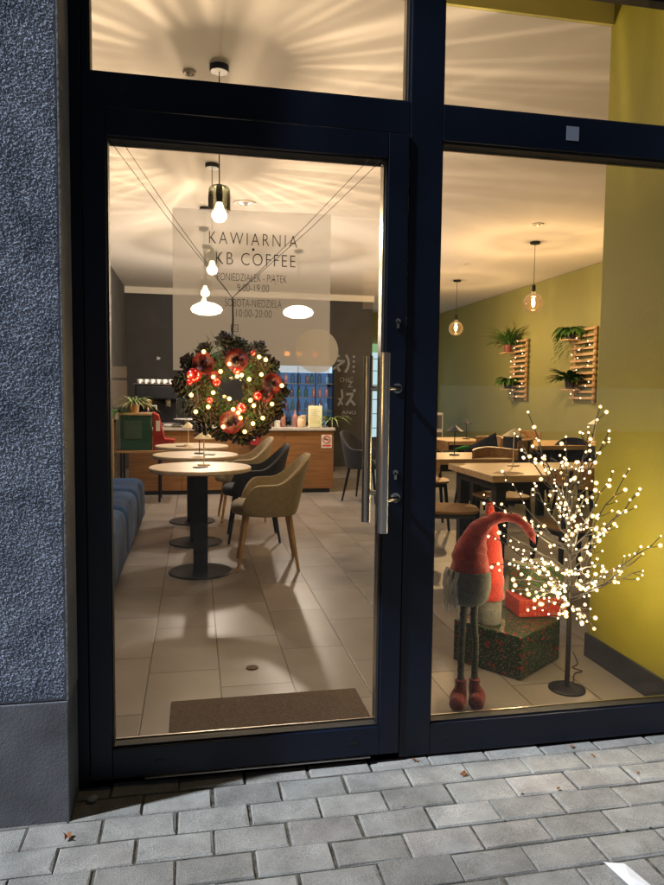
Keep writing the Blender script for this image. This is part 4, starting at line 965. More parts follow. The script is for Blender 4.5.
for k_, (y, z) in enumerate(((7.98, 1.944), (7.95, 1.374), (6.13, 2.014), (6.10, 1.364))):
    t = tag(MB().box(5.03, 5.205, y - .10, y + .10, z - .012, z + .004).build('plant_ledge', 'lath'), ['small wooden ledge under the spiky fern', 'small wooden ledge under the low leafy plant', 'small wooden ledge under the trailing ivy', 'small wooden ledge under the dark pointed plant'][k_], 'ledge')

# ================================================================== RIGHT ROOM FURNITURE
def rect_table(x0, x1, y0, y1, label, zt=0.75, th=0.045, group='rectangular wood tables in the side room'):
    t = thing('wooden_table', label, 'table', ((x0 + x1) / 2, (y0 + y1) / 2, 0), 0, group)
    a, b = (x1 - x0) / 2, (y1 - y0) / 2
    MB().box(-a, a, -b, b, zt - th, zt).build('tabletop', 'oak', t, bevel=0.003)
    MB().box(-a + .05, a - .05, -b + .05, b - .05, zt - th - 0.06, zt - th - 0.001).build('apron', 'black', t)
    for sx in (-1, 1):
        for sy in (-1, 1):
            cx_, cy_ = sx * (a - .09), sy * (b - .09)
            MB().box(cx_ - .035, cx_ + .035, cy_ - .035, cy_ + .035, 0, zt - th - 0.061).build('leg', 'blackmetal', t, bevel=0.002)
    return t
rect_table(2.155, 3.45, 1.90, 2.70, 'long oak table nearest the side window, behind the light tree')
rect_table(2.02, 2.84, 3.02, 3.66, 'oak table behind the nearest one, next to the mullion')
rect_table(3.78, 4.86, 4.38, 5.24, 'oak table far right below the trellises')
rect_table(2.75, 3.55, 5.10, 5.80, 'oak table in the middle of the side room, mostly hidden')
table_lamp(2.575, 2.47, 0.75, 'lampcream', 'cream cone lamp on the oak table nearest the side window', 0.275, 0.085)
table_lamp(2.46, 3.36, 0.75, 'lampblack', 'black cone lamp on the oak table by the mullion', 0.26, 0.075)
table_lamp(3.42, 5.45, 0.75, 'lampblack', 'small black cone lamp on the middle oak table', 0.24, 0.06)
table_lamp(4.72, 4.85, 0.75, 'lampwhite', 'whitish cone lamp on the far right oak table', 0.26, 0.075)
def wood_chair(x, y, rz, label):
    t = thing('wooden_chair', label, 'chair', (x, y, 0), rz, 'black framed wooden chairs in the side room')  # faces +x at rz 0
    n = 28; vs = []
    for z in (0.440, 0.452, 0.462):
        k_ = 1.0 if z != 0.440 else .95
        for i in range(n):
            a = 2 * pi * i / n; vs.append((0.21 * k_ * abs(cos(a)) ** .6 * (1 if cos(a) > 0 else -1), 0.205 * k_ * abs(sin(a)) ** .6 * (1 if sin(a) > 0 else -1), z))
    s = MB().add(vs, [(i * n + k_, i * n + (k_ + 1) % n, (i + 1) * n + (k_ + 1) % n, (i + 1) * n + k_) for i in range(2) for k_ in range(n)] + [tuple(range(n))[::-1], tuple(range(2 * n, 3 * n))])
    s.build('seat', 'oakdark', t, smooth=True, ang=40)
    fr_ = MB().box(-0.165, 0.165, -0.165, 0.165, 0.405, 0.438); fr_.build('seat_frame', 'black', t, bevel=0.004)
    b = MB(); vs = []; m = 20
    for i in range(m + 1):
        a = radians(-62 + 124 * i / m); e = 1 - abs(i / m - .5) * 2
        for (rr_, z) in ((0.232, 0.70 + 0.03 * (1 - e)), (0.232, 0.835 - 0.02 * (1 - e)), (0.246, 0.84 - 0.02 * (1 - e)), (0.246, 0.70 + 0.03 * (1 - e))):
            vs.append((-rr_ * cos(a) * 1.0 + 0.02, rr_ * sin(a), z))
    fs = [(i * 4 + k_, i * 4 + (k_ + 1) % 4, (i + 1) * 4 + (k_ + 1) % 4, (i + 1) * 4 + k_) for i in range(m) for k_ in range(4)] + [(3, 2, 1, 0), (m * 4, m * 4 + 1, m * 4 + 2, m * 4 + 3)]
    b.add(vs, fs).build('backrest', 'oakdark', t, smooth=True, ang=40)
    for sy in (-1, 1):
        MB().tube([(0.150, sy * .15, 0.42), (0.205, sy * .185, 0)], [0.018, 0.012], 12).build('leg', 'black', t, smooth=True)
        MB().tube([(-0.195, sy * .125, 0.82), (-0.150, sy * .15, 0.42), (-0.215, sy * .19, 0)], [0.011, 0.018, 0.012], 12).build('leg', 'black', t, smooth=True)
    return t
wood_chair(2.06, 2.42, -0.25, 'wooden chair with black legs pulled out left of the nearest oak table')
wood_chair(2.72, 2.98, -pi / 2 + .1, 'wooden chair between the two oak tables, seat facing the window')
wood_chair(2.45, 4.02, -pi / 2 - .2, 'wooden chair at the far side of the table by the mullion')
wood_chair(3.25, 4.62, -2.9, 'wooden chair turned sideways in the middle of the side room')
wood_chair(3.42, 4.28, 2.6, 'wooden chair with the broad curved back behind the draped coat')
wood_chair(2.62, 1.72, pi / 2, 'wooden chair on the window side of the nearest oak table, behind the tree')
wood_chair(4.3, 5.6, -pi / 2, 'wooden chair behind the far right oak table')
armchair(3.98, 5.05, -2.6, 'charcoal', 'blackmetal', 'dark armchair with rounded back at the far right table', 'dark armchairs')
bc = armchair(4.15, 4.20, 1.3, 'navycloth', 'blackmetal', 'navy armchair in front of the far right table', 'dark armchairs')
# coat draped over a chair
co = MB(); vs = []; nu, nv = 22, 16
for i in range(nu + 1):
    for j in range(nv + 1):
        u, v = i / nu, j / nv
        x = -0.15 + 0.30 * u; fold = 0.02 * sin(u * 9 + v * 3) * v
        if v < 0.5: q = v / .5; px = x * (1 + .1 * q); py = -0.03 - 0.10 * (1 - q) * 0 + fold - 0.16 * q; pz = 0.76 + 0.16 * u - (0.30 + .1 * u) * q
        else: q = (v - .5) / .5; px = x * (1.1 + .1 * q); py = -0.19 - 0.06 * q + fold; pz = 0.46 + .06 * u - 0.16 * q
        vs.append((px, py, pz))
co.add(vs, [(i * (nv + 1) + j, (i + 1) * (nv + 1) + j, (i + 1) * (nv + 1) + j + 1, i * (nv + 1) + j + 1) for i in range(nu) for j in range(nv)])
coat = thing('draped_coat', 'navy coat draped over a chair back with a bit of green lining', 'coat', (2.93, 3.92, 0), -0.15)
ob = co.build('coat', 'navycloth', coat, smooth=True, ang=80); sm_ = ob.modifiers.new('solid', 'SOLIDIFY'); sm_.thickness = 0.015
g_ = MB().tube([(-0.12, -0.06, 0.78), (-0.17, -0.10, 0.775), (-0.24, -0.12, 0.765), (-0.28, -0.12, 0.76)], [0.015, 0.022, 0.012, 0.004], 10); g_.build('lining', 'greencloth', coat, smooth=True)
# pale shelf with magazines at far left of the side room
ms = thing('magazine_shelf', 'pale shelf at the back of the side room near the mullion', 'shelf', (4.25, 9.3, 0))
MB().box(-0.25, 0.25, -0.15, 0.15, 0, 0.96).build('body', 'pot_white', ms, bevel=0.004)
for k_ in range(3): MB().box(-0.23, 0.23, -0.156, -0.151, 0.08 + k_ * .3, 0.32 + k_ * .3).build('drawer', 'greywall', ms)
for k_, (x, mm, h) in enumerate(((-.15, 'redball', .2), (-.09, 'bottle_blue', .17), (-.02, 'cream', .24), (.06, 'redmetal', .18), (.12, 'whiteplastic', .3))):
    tag(MB().box(-.02, .02, -.08, .08, 0, h).build('book', mm, loc=(4.25 + x, 9.3, 0.961)), ['red book at the left of the row on the pale shelf', 'thin blue book second on the pale shelf', 'cream book in the middle of the row on the pale shelf', 'dark red book fourth on the pale shelf', 'tall white binder at the right of the row on the pale shelf'][k_], 'book')

# ================================================================== WINDOW DISPLAY: gifts, gnomes
def gift(name, sx, sy, h, loc, rz, mt, label):
    t = thing(name, label, 'gift box', loc, rz)
    b = MB().box(-sx / 2, sx / 2, -sy / 2, sy / 2, 0, h).build('wrapped_box', mt, t, bevel=0.006)
    f = MB(); f.add([(sx / 2 + .0012, -sy / 2 + .02, h * .5), (sx / 2 + .0012, sy / 2 - .02, h * .5), (sx / 2 + .0012, 0, h * .93)], [(0, 1, 2)])
    f.build('folded_flap', mt, t)
    return t
gift('gift_box', 0.375, 0.36, 0.198, (1.735, 0.762, 0.001), radians(35), 'gift_green', 'large dark green dotted gift box on the floor under the gnome')
gift('gift_box', 0.25, 0.18, 0.088, (1.925, 0.845, 0.2), radians(-4), 'gift_red', 'flat red gift box lying on the large green one')
gift('gift_box', 0.20, 0.18, 0.15, (1.93, 0.86, 0.2892), radians(10), 'gift_floral', 'small floral green gift box on top of the red one')

gn = thing('standing_gnome', 'long legged christmas gnome with bent red hat and red boots', 'gnome figure', (1.352, 0.32, 0))
MB().lathe([(0.03, 0.425), (0.058, 0.432), (0.077, 0.455), (0.086, 0.50), (0.0875, 0.545), (0.083, 0.568), (0.06, 0.572)], 40, c=(-0.004, 0, 0), fn=lambda a, z: 1 + .02 * sin(3 * a + z * 20)).build('body', 'greyfelt', gn, smooth=True)
hatp = [(0.0, 0, 0.552), (-0.002, 0, 0.585), (-0.004, 0, 0.625), (0.002, 0, 0.665), (0.020, 0, 0.710), (0.052, 0, 0.748), (0.098, 0.0, 0.772), (0.150, -0.004, 0.778), (0.200, -0.008, 0.764), (0.236, -0.012, 0.732), (0.258, -0.014, 0.698), (0.272, -0.016, 0.668)]
hatr = [0.0735, 0.0745, 0.0700, 0.060, 0.047, 0.035, 0.025, 0.0205, 0.0195, 0.0165, 0.0125, 0.005]
# resample smooth
def catmull(P, R, k=4):
    oP, oR = [], []
    n = len(P)
    for i in range(n - 1):
        p0, p1, p2, p3 = [Vector(P[max(0, min(n - 1, i + d_))]) for d_ in (-1, 0, 1, 2)]
        for j in range(k):
            s = j / k
            q = 0.5 * ((2 * p1) + (p2 - p0) * s + (2 * p0 - 5 * p1 + 4 * p2 - p3) * s * s + (3 * p1 - p0 - 3 * p2 + p3) * s ** 3)
            oP.append(tuple(q)); oR.append(R[i] * (1 - s) + R[i + 1] * s)
    oP.append(P[-1]); oR.append(R[-1]); return oP, oR
hp, hr = catmull(hatp, hatr, 5)
hm = MB().tube(hp, hr, 40)
wr = []
for v in hm.v:
    p = Vector(v); q = noise.noise(p * 26) * 0.006 + sin(p.z * 160 + p.x * 60) * 0.0011 + noise.noise(p * 9) * 0.006
    c0 = Vector((min(hp, key=lambda h_: (Vector(h_) - p).length)))
    dd = p - c0
    wr.append(tuple(p + dd.normalized() * q if dd.length > 1e-5 else p))
hm.v = wr; ht = hm.build('hat', 'redfelt', gn, smooth=True, ang=80)
for sx in (-0.022, 0.024):
    fx = sx * 1.3
    lp_ = [(sx, 0, 0.44), (sx - .002, .002, 0.36), (fx, 0, 0.26), (fx - .002, -.002, 0.16), (fx, 0, 0.085)]
    a, b = catmull(lp_, [0.0150, 0.0145, 0.0135, 0.0135, 0.014], 10)
    b = [x * (1 + .09 * sin(i * 1.9)) for i, x in enumerate(b)]
    MB().tube(a, b, 16).build('leg', 'legwool', gn, smooth=True)
    m = MB(); bx = fx * 1.35
    a, b = catmull([(fx, 0, 0.105), (fx, 0, 0.078), (bx, -.004, 0.045), (bx - .010, -.026, 0.033), (bx - .024, -.048, 0.031), (bx - .034, -.058, 0.029)], [0.021, 0.024, 0.034, 0.034, 0.031, 0.012], 4)
    b[0] = 0.02
    m.tube(a, b, 22); m.v = [(x, y, max(z, 0.001)) for x, y, z in m.v]
    bo = m.build('boot', 'redboot', gn, smooth=True, ang=80)
    MB().tube([(fx, 0, 0.098), (fx, 0, 0.112), (fx, 0, 0.118)], [0.0225, 0.0235, 0.017], 20).build('cuff', 'redboot', bo, smooth=True)
# beard: tuft of white strands showing on the left side
bd = MB(); r2 = random.Random(9)
for k_ in range(110):
    a = pi + r2.uniform(-.5, .7); z0 = r2.uniform(0.47, 0.575); R = 0.088
    p = Vector((R * cos(a), R * sin(a) + .01, z0)); d_ = Vector((cos(a) * .5, sin(a) * .5, -.5 - r2.random() * .6)); pts = []
    for q in range(6):
        pts.append(tuple(p)); p = p + d_ * 0.0115 * r2.uniform(.8, 1.2); d_ = d_ + Vector((-cos(a) * .16 + r2.uniform(-.15, .15), r2.uniform(-.15, .15), -.16))
    bd.tube(pts, [.0045, .0045, .004, .003, .002, .0008], 5)
bd.build('beard', 'whitefur', gn, smooth=True)
# sitting gnome behind on the green box
g2 = thing('sitting_gnome', 'stout gnome with upright red hat standing on the green gift box', 'gnome figure', (1.625, 0.735, 0.2))
MB().lathe([(0.056, 0.0), (0.060, 0.01), (0.061, 0.10), (0.055, 0.165), (0.03, 0.17)], 32, fn=lambda a, z: 1 + .02 * sin(4 * a)).build('body', 'greyfelt_pale', g2, smooth=True)
a, b = catmull([(0, 0, 0.118), (0.0, 0, 0.20), (0.004, 0, 0.30), (0.004, 0, 0.40), (-0.004, 0, 0.50), (-0.008, 0, 0.575)], [0.070, 0.067, 0.056, 0.040, 0.024, 0.012], 6)
b = [x * (1 + .035 * sin(i * 1.3)) for i, x in enumerate(b)]
MB().tube(a, b, 30).build('hat', 'redfelt', g2, smooth=True)
MB().tube([(-0.008, 0, 0.570), (-0.014, 0, 0.588), (-0.016, 0, 0.60)], [0.012, 0.015, 0.008], 12).build('hat_tip', 'black', g2, smooth=True)
# white cable plug at floor left of the gnome
tag(MB().box(-.03, .05, -.012, .012, 0, .022).build('power_adapter', 'whiteplastic', loc=(1.10, 0.62, 0.001), bevel=0.003), 'small white power adapter on the floor by the mullion', 'power adapter')

# ================================================================== LIGHT TREE
def light_tree():
    t = thing('light_tree', 'bare black twig tree with many tiny warm lights in the side window', 'light tree', (1.846, 0.40, 0))
    MB().lathe([(0.078, 0.0), (0.078, 0.006), (0.070, 0.010), (0.02, 0.013)], 40).build('base_plate', 'blackmetal', t, smooth=True, ang=35)
    MB().tube([(0, 0, 0.012), (0, 0, 0.20), (-.002, 0, 0.42), (-.004, .002, 0.60), (-.016, .003, 0.78), (-.03, .0, 0.93)], [0.0105, 0.0105, 0.010, 0.0085, 0.007, 0.005], 14).build('trunk', 'twig', t, smooth=True)
    r = random.Random(21); bulbs = []
    X0, Y0 = 1.846, 0.40
    # (start height, tip)
    tips = [(0.80, (1.618, 0.39, 1.203)), (0.82, (1.59, 0.45, 1.11)), (0.85, (1.961, 0.41, 1.227)), (0.84, (1.935, 0.30, 1.13)),
            (0.62, (2.034, 0.30, 0.971)), (0.58, (2.053, 0.25, 0.894)), (0.52, (2.034, 0.36, 0.782)), (0.44, (2.047, 0.10, 0.73)),
            (0.40, (2.008, 0.15, 0.649)), (0.38, (2.011, 0.15, 0.58)), (0.62, (1.433, 0.39, 0.86)), (0.60, (1.47, 0.30, 0.835)),
            (0.52, (1.505, 0.39, 0.70)), (0.46, (1.483, 0.45, 0.55)), (0.42, (1.52, 0.28, 0.53)), (0.40, (1.60, 0.22, 0.47)),
            (0.38, (1.66, 0.16, 0.42)), (0.36, (1.74, 0.13, 0.39)), (0.70, (1.70, 0.22, 1.02)), (0.72, (1.76, 0.58, 1.08)),
            (0.66, (1.86, 0.15, 0.98)), (0.60, (1.62, 0.62, 0.93)), (0.70, (1.90, 0.62, 1.0)), (0.55, (1.95, 0.66, 0.80)),
            (0.46, (1.56, 0.62, 0.66)), (0.42, (1.72, 0.66, 0.56)), (0.42, (1.93, 0.18, 0.56)), (0.58, (1.72, 0.13, 0.78)),
            (0.78, (1.88, 0.36, 1.12)), (0.50, (1.80, 0.10, 0.62)), (0.66, (1.60, 0.28, 0.92)), (0.36, (1.63, 0.30, 0.40)), (0.37, (1.70, 0.24, 0.375)), (0.35, (1.80, 0.14, 0.36)), (0.39, (1.56, 0.36, 0.46)), (0.43, (1.62, 0.14, 0.52)), (0.48, (1.68, 0.12, 0.60)), (0.50, (1.56, 0.22, 0.62)), (0.45, (1.76, 0.12, 0.50)), (0.72, (1.82, 0.20, 0.90)), (0.60, (1.74, 0.30, 0.86)), (0.56, (1.90, 0.22, 0.74)), (0.74, (1.80, 0.40, 1.10))]
    for (h, tip) in tips:
        tp = Vector(tip) - Vector((X0, Y0, 0)); st = Vector((-.004 - max(0, h - .6) * .07, 0, h - 0.0)); dv = tp - st
        n = 8; P = []
        for i in range(n + 1):
            s = i / n; p = st + dv * s
            p.z += -0.25 * dv.z * sin(pi * s) * .35 + (0.03 * sin(pi * s) if dv.z < .2 else 0)
            p += Vector((r.uniform(-1, 1), r.uniform(-1, 1), r.uniform(-1, 1))) * 0.006 * (0 < i < n)
            P.append(p)
        br = MB().tube([tuple(p) for p in P], [0.0048 - 0.0032 * i / n for i in range(n + 1)], 7)
        bulbs.append(P[-1])
        for i in range(2, n):
            if r.random() < .92:
                # side twig
                dr = (P[i + 1] - P[i]).normalized(); sd = dr.cross(Vector((r.uniform(-1, 1), r.uniform(-1, 1), r.uniform(-1, 1)))).normalized()
                ln_ = r.uniform(.03, .085) * (1.15 - .5 * i / n); e = P[i] + (dr * .75 + sd * .65 + Vector((0, 0, .12))) * ln_
                e.x = min(e.x, 2.12 - X0)
                br.tube([tuple(P[i]), tuple((P[i] + e) / 2 + sd * .004), tuple(e)], [0.0020, 0.0016, 0.0011], 5); bulbs.append(e)
                if ln_ > .055 and r.random() < .6:
                    q = (P[i] + e) / 2; e2 = q + (dr * .4 - sd * .5) * ln_ * .6; e2.x = min(e2.x, 2.12 - X0)
                    br.tube([tuple(q), tuple(e2)], [0.0015, 0.001], 5); bulbs.append(e2)
            if r.random() < .5:
                bulbs.append(P[i] + Vector((r.uniform(-1, 1), r.uniform(-1, 1), r.uniform(-1, 1))) * .008)
        br.build('branch', 'twig', t, smooth=True)
    bulbs.sort(key=lambda p: p.y)
    core = MB().ball((0, 0, 0), 0.0036, 8, 6).mesh('bulb', 'fairy', True)
    cap = MB().ball((0, 0, 0), 0.0075, 10, 8).mesh('bulb_cap', 'fairycap', True)  # shell that carries the imitated halo
    rest = MB(); rc = MB()
    for i, p in enumerate(bulbs):
        if i < 100:
            o = bpy.data.objects.new('bulb', core); COL.objects.link(o); o.parent = t; o.location = p; kq = r.choice([.5, .6, .7, .8, .85, 1.0, 1.25]); o.scale = (kq, kq, kq)
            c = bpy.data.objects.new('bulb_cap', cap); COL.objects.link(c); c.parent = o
        else:
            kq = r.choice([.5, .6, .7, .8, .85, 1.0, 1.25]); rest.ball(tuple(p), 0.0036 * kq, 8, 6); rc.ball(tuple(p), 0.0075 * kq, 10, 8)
    if rest.v:
        q = rest.build('bulbs', 'fairy', t, smooth=True); tag(q, kind='stuff')
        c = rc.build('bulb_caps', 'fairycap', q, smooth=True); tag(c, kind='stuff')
    # real light given off by the bulbs
    sel = [i for i in range(len(bulbs)) if bulbs[i].x < 0.10]
    for k_, i in enumerate(sel[4::max(1, len(sel) // 16)]):
        l = bpy.data.lights.new('bulb_light', 'POINT'); l.energy = 0.85; l.color = (1.0, 0.76, 0.42); l.shadow_soft_size = 0.02
        o = bpy.data.objects.new('bulb_light', l); COL.objects.link(o); o.parent = t; o.location = bulbs[i] + Vector((0, 0, -.016))
    # lead on the floor
    pts = [(0.06, .05, .008), (0.12, .14, .004), (0.17, .16, .003), (0.15, .21, .003), (0.20, .25, .003), (0.22, .33, .03)]
    a, b = catmull(pts, [.0022] * 6, 5); MB().tube(a, b, 6).build('power_lead', 'black', t, smooth=True)
    return len(bulbs)
print('tree bulbs', light_tree())

# ================================================================== WREATH
def wreath():
    t = thing('christmas_wreath', 'pine cone wreath with red roses and warm lights hanging on the door glass', 'wreath', (0.378, -0.062, 1.281))
    # pine cone: spiral of scales around an axis
    def cone_mb(R=0.030, H=0.045, seed=0):
        r = random.Random(seed); m = MB()
        n = 44
        for i in range(n):
            s = i / n; a = i * 2.399963; z = -H / 2 + H * s; rr_ = R * (0.62 + 0.55 * sin(pi * min(1, s * 1.15 + .12))) * (1 - s * .45)
            w_ = R * .30 * (1 - s * .5)
            d_ = Vector((cos(a), sin(a), .38 + s * .8)).normalized(); sd = Vector((-sin(a), cos(a), 0)); up = d_.cross(sd)
            p0 = Vector((cos(a) * rr_ * .25, sin(a) * rr_ * .25, z)); p1 = p0 + d_ * rr_ * .75; p2 = p0 + d_ * rr_ * 1.12
            vs = [p0 - sd * w_ * .3, p0 + sd * w_ * .3, p1 + sd * w_, p2 + sd * w_ * .35, p2 - sd * w_ * .35, p1 - sd * w_]
            vs2 = [v + up * w_ * .28 for v in vs]
            m.add(vs + vs2, [(0, 1, 2, 3, 4, 5), (11, 10, 9, 8, 7, 6)] + [(k_, (k_ + 1) % 6, (k_ + 1) % 6 + 6, k_ + 6) for k_ in range(6)])
        m.ball((0, 0, 0), R * .35, 8, 6, (1, 1, H / R * .5))
        return m
    cones = [cone_mb(0.034, 0.05, 1).mesh('pine_cone', 'cone'), cone_mb(0.028, 0.036, 2).mesh('pine_cone', 'cone'), cone_mb(0.024, 0.042, 3).mesh('pine_cone', 'cone')]
    MB().tube([(0.105 * cos(a * pi / 24), 0.0, 0.105 * sin(a * pi / 24)) for a in range(49)], 0.020, 10).build('ring_core', 'fir', t, smooth=True)
    r = random.Random(4)
    for (R, n, y, sc, tilt) in ((0.146, 14, 0.0, 1.12, 1.6), (0.112, 11, -0.030, 1.0, .35), (0.082, 10, -0.012, .85, -.5), (0.060, 9, -0.002, .62, -1.2)):
        for k_ in range(n):
            a = 2 * pi * (k_ + r.uniform(-.22, .22)) / n
            o = bpy.data.objects.new('pine_cone', r.choice(cones)); COL.objects.link(o); o.parent = t
            rr_ = R + r.uniform(-.010, .008)
            o.location = (rr_ * cos(a), y + r.uniform(-.010, .008), rr_ * sin(a))
            ax = Vector((cos(a) * tilt + r.uniform(-.3, .3), -r.uniform(.5, 1.0), sin(a) * tilt + r.uniform(-.3, .3))).normalized()
            o.rotation_mode = 'QUATERNION'; o.rotation_quaternion = ax.to_track_quat('Z', 'Y')
            s = sc * r.uniform(.82, 1.15); o.scale = (s, s, s)
    # fir needles
    fm_ = MB()
    for k_ in range(1500):
        a = r.uniform(0, 2 * pi); R = 0.100 + r.gauss(0, .030); R = max(.048, min(.165, R))
        p = Vector((R * cos(a), -0.015 - r.random() * .03, R * sin(a))); d_ = Vector((r.uniform(-1, 1), -r.random() * .8, r.uniform(-1, 1))).normalized() * r.uniform(.018, .034)
        s = Vector((d_.z, 0, -d_.x)).normalized() * .0009
        fm_.add([p - s, p + s, p + d_], [(0, 1, 2)])
    fm_.build('fir_needles', 'fir', t)
    # red roses: spiral petals
    def rose(R=0.03):
        m = MB()
        for k_ in range(22):
            s = k_ / 22; a0 = k_ * 2.3; rad = R * (.18 + .82 * s); vs = []
            for i in range(7):
                a = a0 + (i / 6 - .5) * 2.0
                for j in range(4):
                    v = j / 3; q = rad * (.55 + .45 * v + .08 * v * v); z = R * (.95 - .45 * s) * v - R * .35 + R * .30 * (1 - s)
                    vs.append((q * cos(a), q * sin(a), z + R * .06 * sin(i * 2 + k_)))
            m.add(vs, [(i * 4 + j, (i + 1) * 4 + j, (i + 1) * 4 + j + 1, i * 4 + j + 1) for i in range(6) for j in range(3)])
        return m
    rm = rose(0.031).mesh('rose', 'redribbon', True, 60)
    for (dx, dz, s) in ((0.012, 0.088, 1.15), (-0.088, 0.075, 1.1), (-0.005, -0.10, 1.15), (0.118, 0.018, 1.05), (0.100, -0.018, .7), (-0.055, 0.035, .6)):
        o = bpy.data.objects.new('red_rose', rm); COL.objects.link(o); o.parent = t; o.location = (dx, -0.062, dz); o.scale = (s, s, s)
        o.rotation_mode = 'QUATERNION'; o.rotation_quaternion = Vector((dx * 1.5, -1, dz * 1.5)).to_track_quat('Z', 'Y')
    bmesh_ = MB().ball((0, 0, 0), 0.0145, 18, 12).mesh('bauble', 'redball', True)
    for (dx, dz, s) in ((-0.118, 0.040, 1.5), (0.010, 0.055, .8), (0.025, -0.058, 1.05), (0.075, -0.02, .95), (-0.07, -0.035, .7), (-0.05, 0.02, .9), (0.06, 0.11, .6), (-0.13, 0.02, .7)):
        o = bpy.data.objects.new('bauble', bmesh_); COL.objects.link(o); o.parent = t; o.location = (dx, -0.070, dz); o.scale = (s, s, s)
    core = MB().ball((0, 0, 0), 0.0034, 8, 6).mesh('bulb', 'fairy_wreath', True); cap = MB().ball((0, 0, 0), 0.0066, 10, 8).mesh('bulb_cap', 'capwreath', True)  # outer ball is the imitated halo of the bulb
    B = [(-0.088, 0.110), (0.078, 0.098), (0.098, 0.090), (-0.130, 0.036), (-0.060, 0.035), (0.048, 0.030), (0.025, 0.042), (-0.060, -0.012), (-0.012, -0.030), (0.052, -0.034), (-0.112, -0.070), (0.022, -0.088), (0.015, -0.072), (-0.012, 0.075), (0.148, 0.012), (-0.03, -0.115), (0.06, -0.105), (0.09, -0.088), (-0.075, -0.055), (0.0, -0.062), (-0.125, -0.02), (0.035, -0.13), (0.085, 0.045), (-0.038, 0.052), (0.118, -0.045), (0.012, 0.018 + .02), (0.062, -0.05)]
    for k_, (dx, dz) in enumerate(B):
        o = bpy.data.objects.new('bulb', core); COL.objects.link(o); o.parent = t; o.location = (dx, -0.080, dz)
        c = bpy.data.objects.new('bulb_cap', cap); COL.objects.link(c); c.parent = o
        l = bpy.data.lights.new('bulb_light', 'POINT'); l.energy = 0.09; l.color = (1.0, 0.68, 0.26); l.shadow_soft_size = 0.006
        lo = bpy.data.objects.new('bulb_light', l); COL.objects.link(lo); lo.parent = o; lo.location = (0, -0.014, 0.004)
    wi = [(0.115 * cos(a * .21) + .01 * sin(a * 1.7), -0.071 + .004 * sin(a), 0.115 * sin(a * .21) + .01 * cos(a * 2.1)) for a in range(31)]
    MB().tube(wi, 0.0009, 4).build('light_wire', 'ribbonwire', t)
    # hanging ribbon and threads
    MB().tube([(0.0, -0.004, 0.150), (0.003, -0.002, 0.22), (0.001, 0.0, 0.284)], [0.0034, 0.0030, 0.0022], 8).build('ribbon', 'rope', t)
    for (x, z) in ((-0.334, 0.755), (-0.372, 0.757), (0.490, 0.757), (0.448, 0.757)):
        MB().tube([(0.001, 0.0, 0.284), (x * .52, 0.022, 0.284 + (z - .284) * .50), (x, 0.052, z)], 0.0009, 5).build('hanging_thread', 'rope', t)
wreath()

# ================================================================== small things outside
pp = MB(); 
pp.add([(0, 0, 0.004), (0.055, -0.012, 0.0015), (0.075, -0.14, 0.006), (0.012, -0.13, 0.010), (0.03, -0.07, 0.011)], [(0, 1, 4), (1, 2, 4), (2, 3, 4), (3, 0, 4)])
o = pp.build('paper_slip', 'paper', loc=(1.370, -0.622, -0.018)); sm_ = o.modifiers.new('solid', 'SOLIDIFY'); sm_.thickness = 0.0006
tag(o, 'white slip of paper lying on the pavers at lower right', 'paper')
def dead_leaf(x, y, s, rz, label):
    m = MB(); n = 9; vs = [(0, 0, 0.004)]
    for i in range(n):
        a = 2 * pi * i / n; rr_ = s * (1 if i % 2 else .62); vs.append((rr_ * cos(a) * 1.2, rr_ * sin(a) * .7, 0.004 + s * .5 * abs(sin(a * 1.5))))
    m.add(vs, [(0, 1 + i, 1 + (i + 1) % n) for i in range(n)])
    o = m.build('dry_leaf', 'leaf_dead', loc=(x, y, -0.0185)); o.rotation_euler = (0, 0, rz); sm_ = o.modifiers.new('s', 'SOLIDIFY'); sm_.thickness = .0006
    tag(o, label, 'leaf', 'dry leaves along the shopfront')
dead_leaf(1.155, -0.135, 0.016, .4, 'orange brown dry leaf lying on the pavers below the mullion')
dead_leaf(1.62, -0.03, 0.012, 1.4, 'dry leaf against the shopfront below the light tree')
dead_leaf(1.66, -0.10, 0.009, 2.2, 'tiny dry leaf on the second paver row below the light tree')
dead_leaf(1.02, -0.02, 0.012, 2.9, 'dry leaf tucked under the mullion')
dead_leaf(1.43, -0.27, 0.008, .2, 'crumbled brown leaf bit in a joint in the middle of the pavers')
dead_leaf(1.75, -0.23, 0.008, 1.2, 'brown leaf bit in a joint at the right of the pavers')
dead_leaf(-0.10, -0.245, 0.018, 2.0, 'dark curled leaf on the pavers in front of the pier corner')
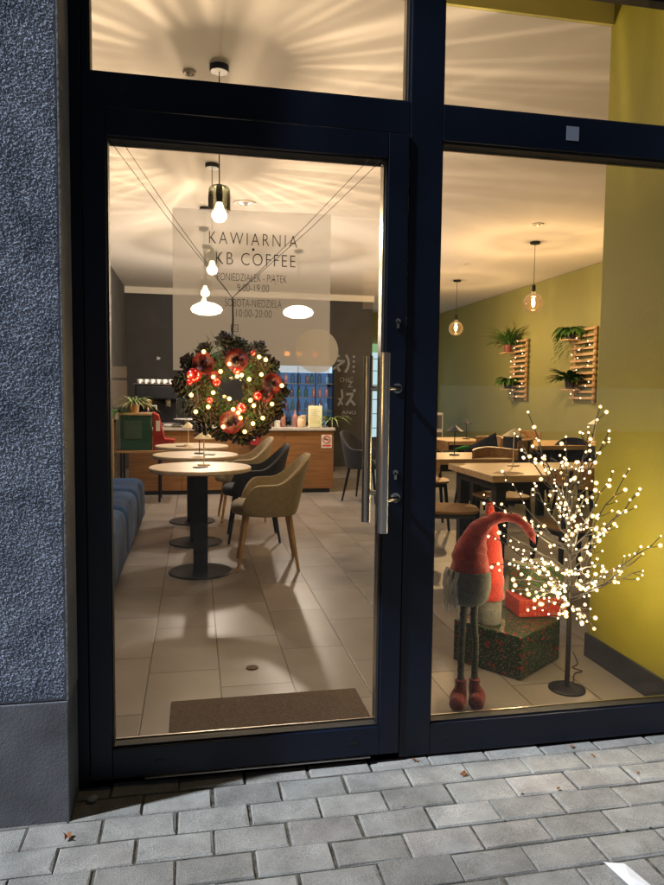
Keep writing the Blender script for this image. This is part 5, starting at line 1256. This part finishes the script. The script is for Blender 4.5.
for k_, (x, y, s) in enumerate(((-0.055, -0.07, .016), (0.02, -0.12, .004), (1.30, -0.27, .004), (1.18, -0.39, .004), (1.52, -0.50, .004), (1.60, -0.50, .003), (0.9, -0.27, .003))):
    m = MB().ball((0, 0, s * .6), s, 9, 6, (1.1, .9, .75)); m.v = [tuple(Vector(v) * (1 + .18 * noise.noise(Vector(v) * 90))) for v in m.v]
    tag(m.build('pebble', 'pebble', loc=(x, y, -0.018), smooth=True), ['pale stone in the corner between pier and door', 'tiny pebble near the pier corner', 'tiny pebble in the joint below the gnome', 'tiny pebble in the joint left of centre front', 'tiny pebble above the paper slip', 'smallest pebble right of the paper slip joint', 'tiny pebble in the joint below the door handle'][k_], 'pebble', 'pebbles in the paving joints')

# ================================================================== across the street (seen mirrored in the glass)
ob_ = thing('street_building', 'dark building across the street behind the viewer with lit shop windows', 'building', (4.0, -18.2, 0))
MB().box(-22, 22, -6, 0, -0.03, 9).build('wall', 'greywall', ob_)
M['shopglow'] = emis('shopglow', (0.30, 0.52, 0.95), 1.5, 'NONE'); M['shopdim'] = emis('shopdim', (0.75, 0.95, 0.95), 0.42, 'NONE'); M['shopwarm'] = emis('shopwarm', (1.0, 0.6, 0.3), 1.8, 'NONE')
def lit(x0, x1, z0, z1, mt):
    w_ = MB().box(x0 - 4, x1 - 4, 0.002, 0.03, z0, z1).build('window', mt, ob_)
    f = MB(); n = max(1, int((x1 - x0) / (0.5 if x1 - x0 < 5 else 20)))
    for i in range(n + 1): xx = x0 - 4 + (x1 - x0) * i / n; f.box(xx - .03, xx + .03, 0.031, 0.07, z0, z1)
    for zz in ((z0, z0 + (z1 - z0) * .68, z1) if x1 - x0 < 5 else (z0, z1)): f.box(x0 - 4.03, x1 - 3.97, 0.071, 0.09, zz - .03, zz + .03)
    f.build('window_frame', 'black', w_)
lit(2.75, 4.35, 0.55, 1.95, 'shopglow'); lit(7.7, 16.0, 0.1, 1.60, 'shopdim'); lit(-3.6, -1.6, 0.8, 2.0, 'shopwarm'); lit(5.2, 5.9, 3.8, 5.0, 'shopwarm')  # widest pane is an added glow that lays a veil on the side glass
for k_, (x, z) in enumerate(((-.76, 2.22), (-.2, 2.18), (.69, 2.05))):
    MB().ball((x - 4, .12, z), .05, 10, 8).build('wall_lamp', 'opal', ob_)
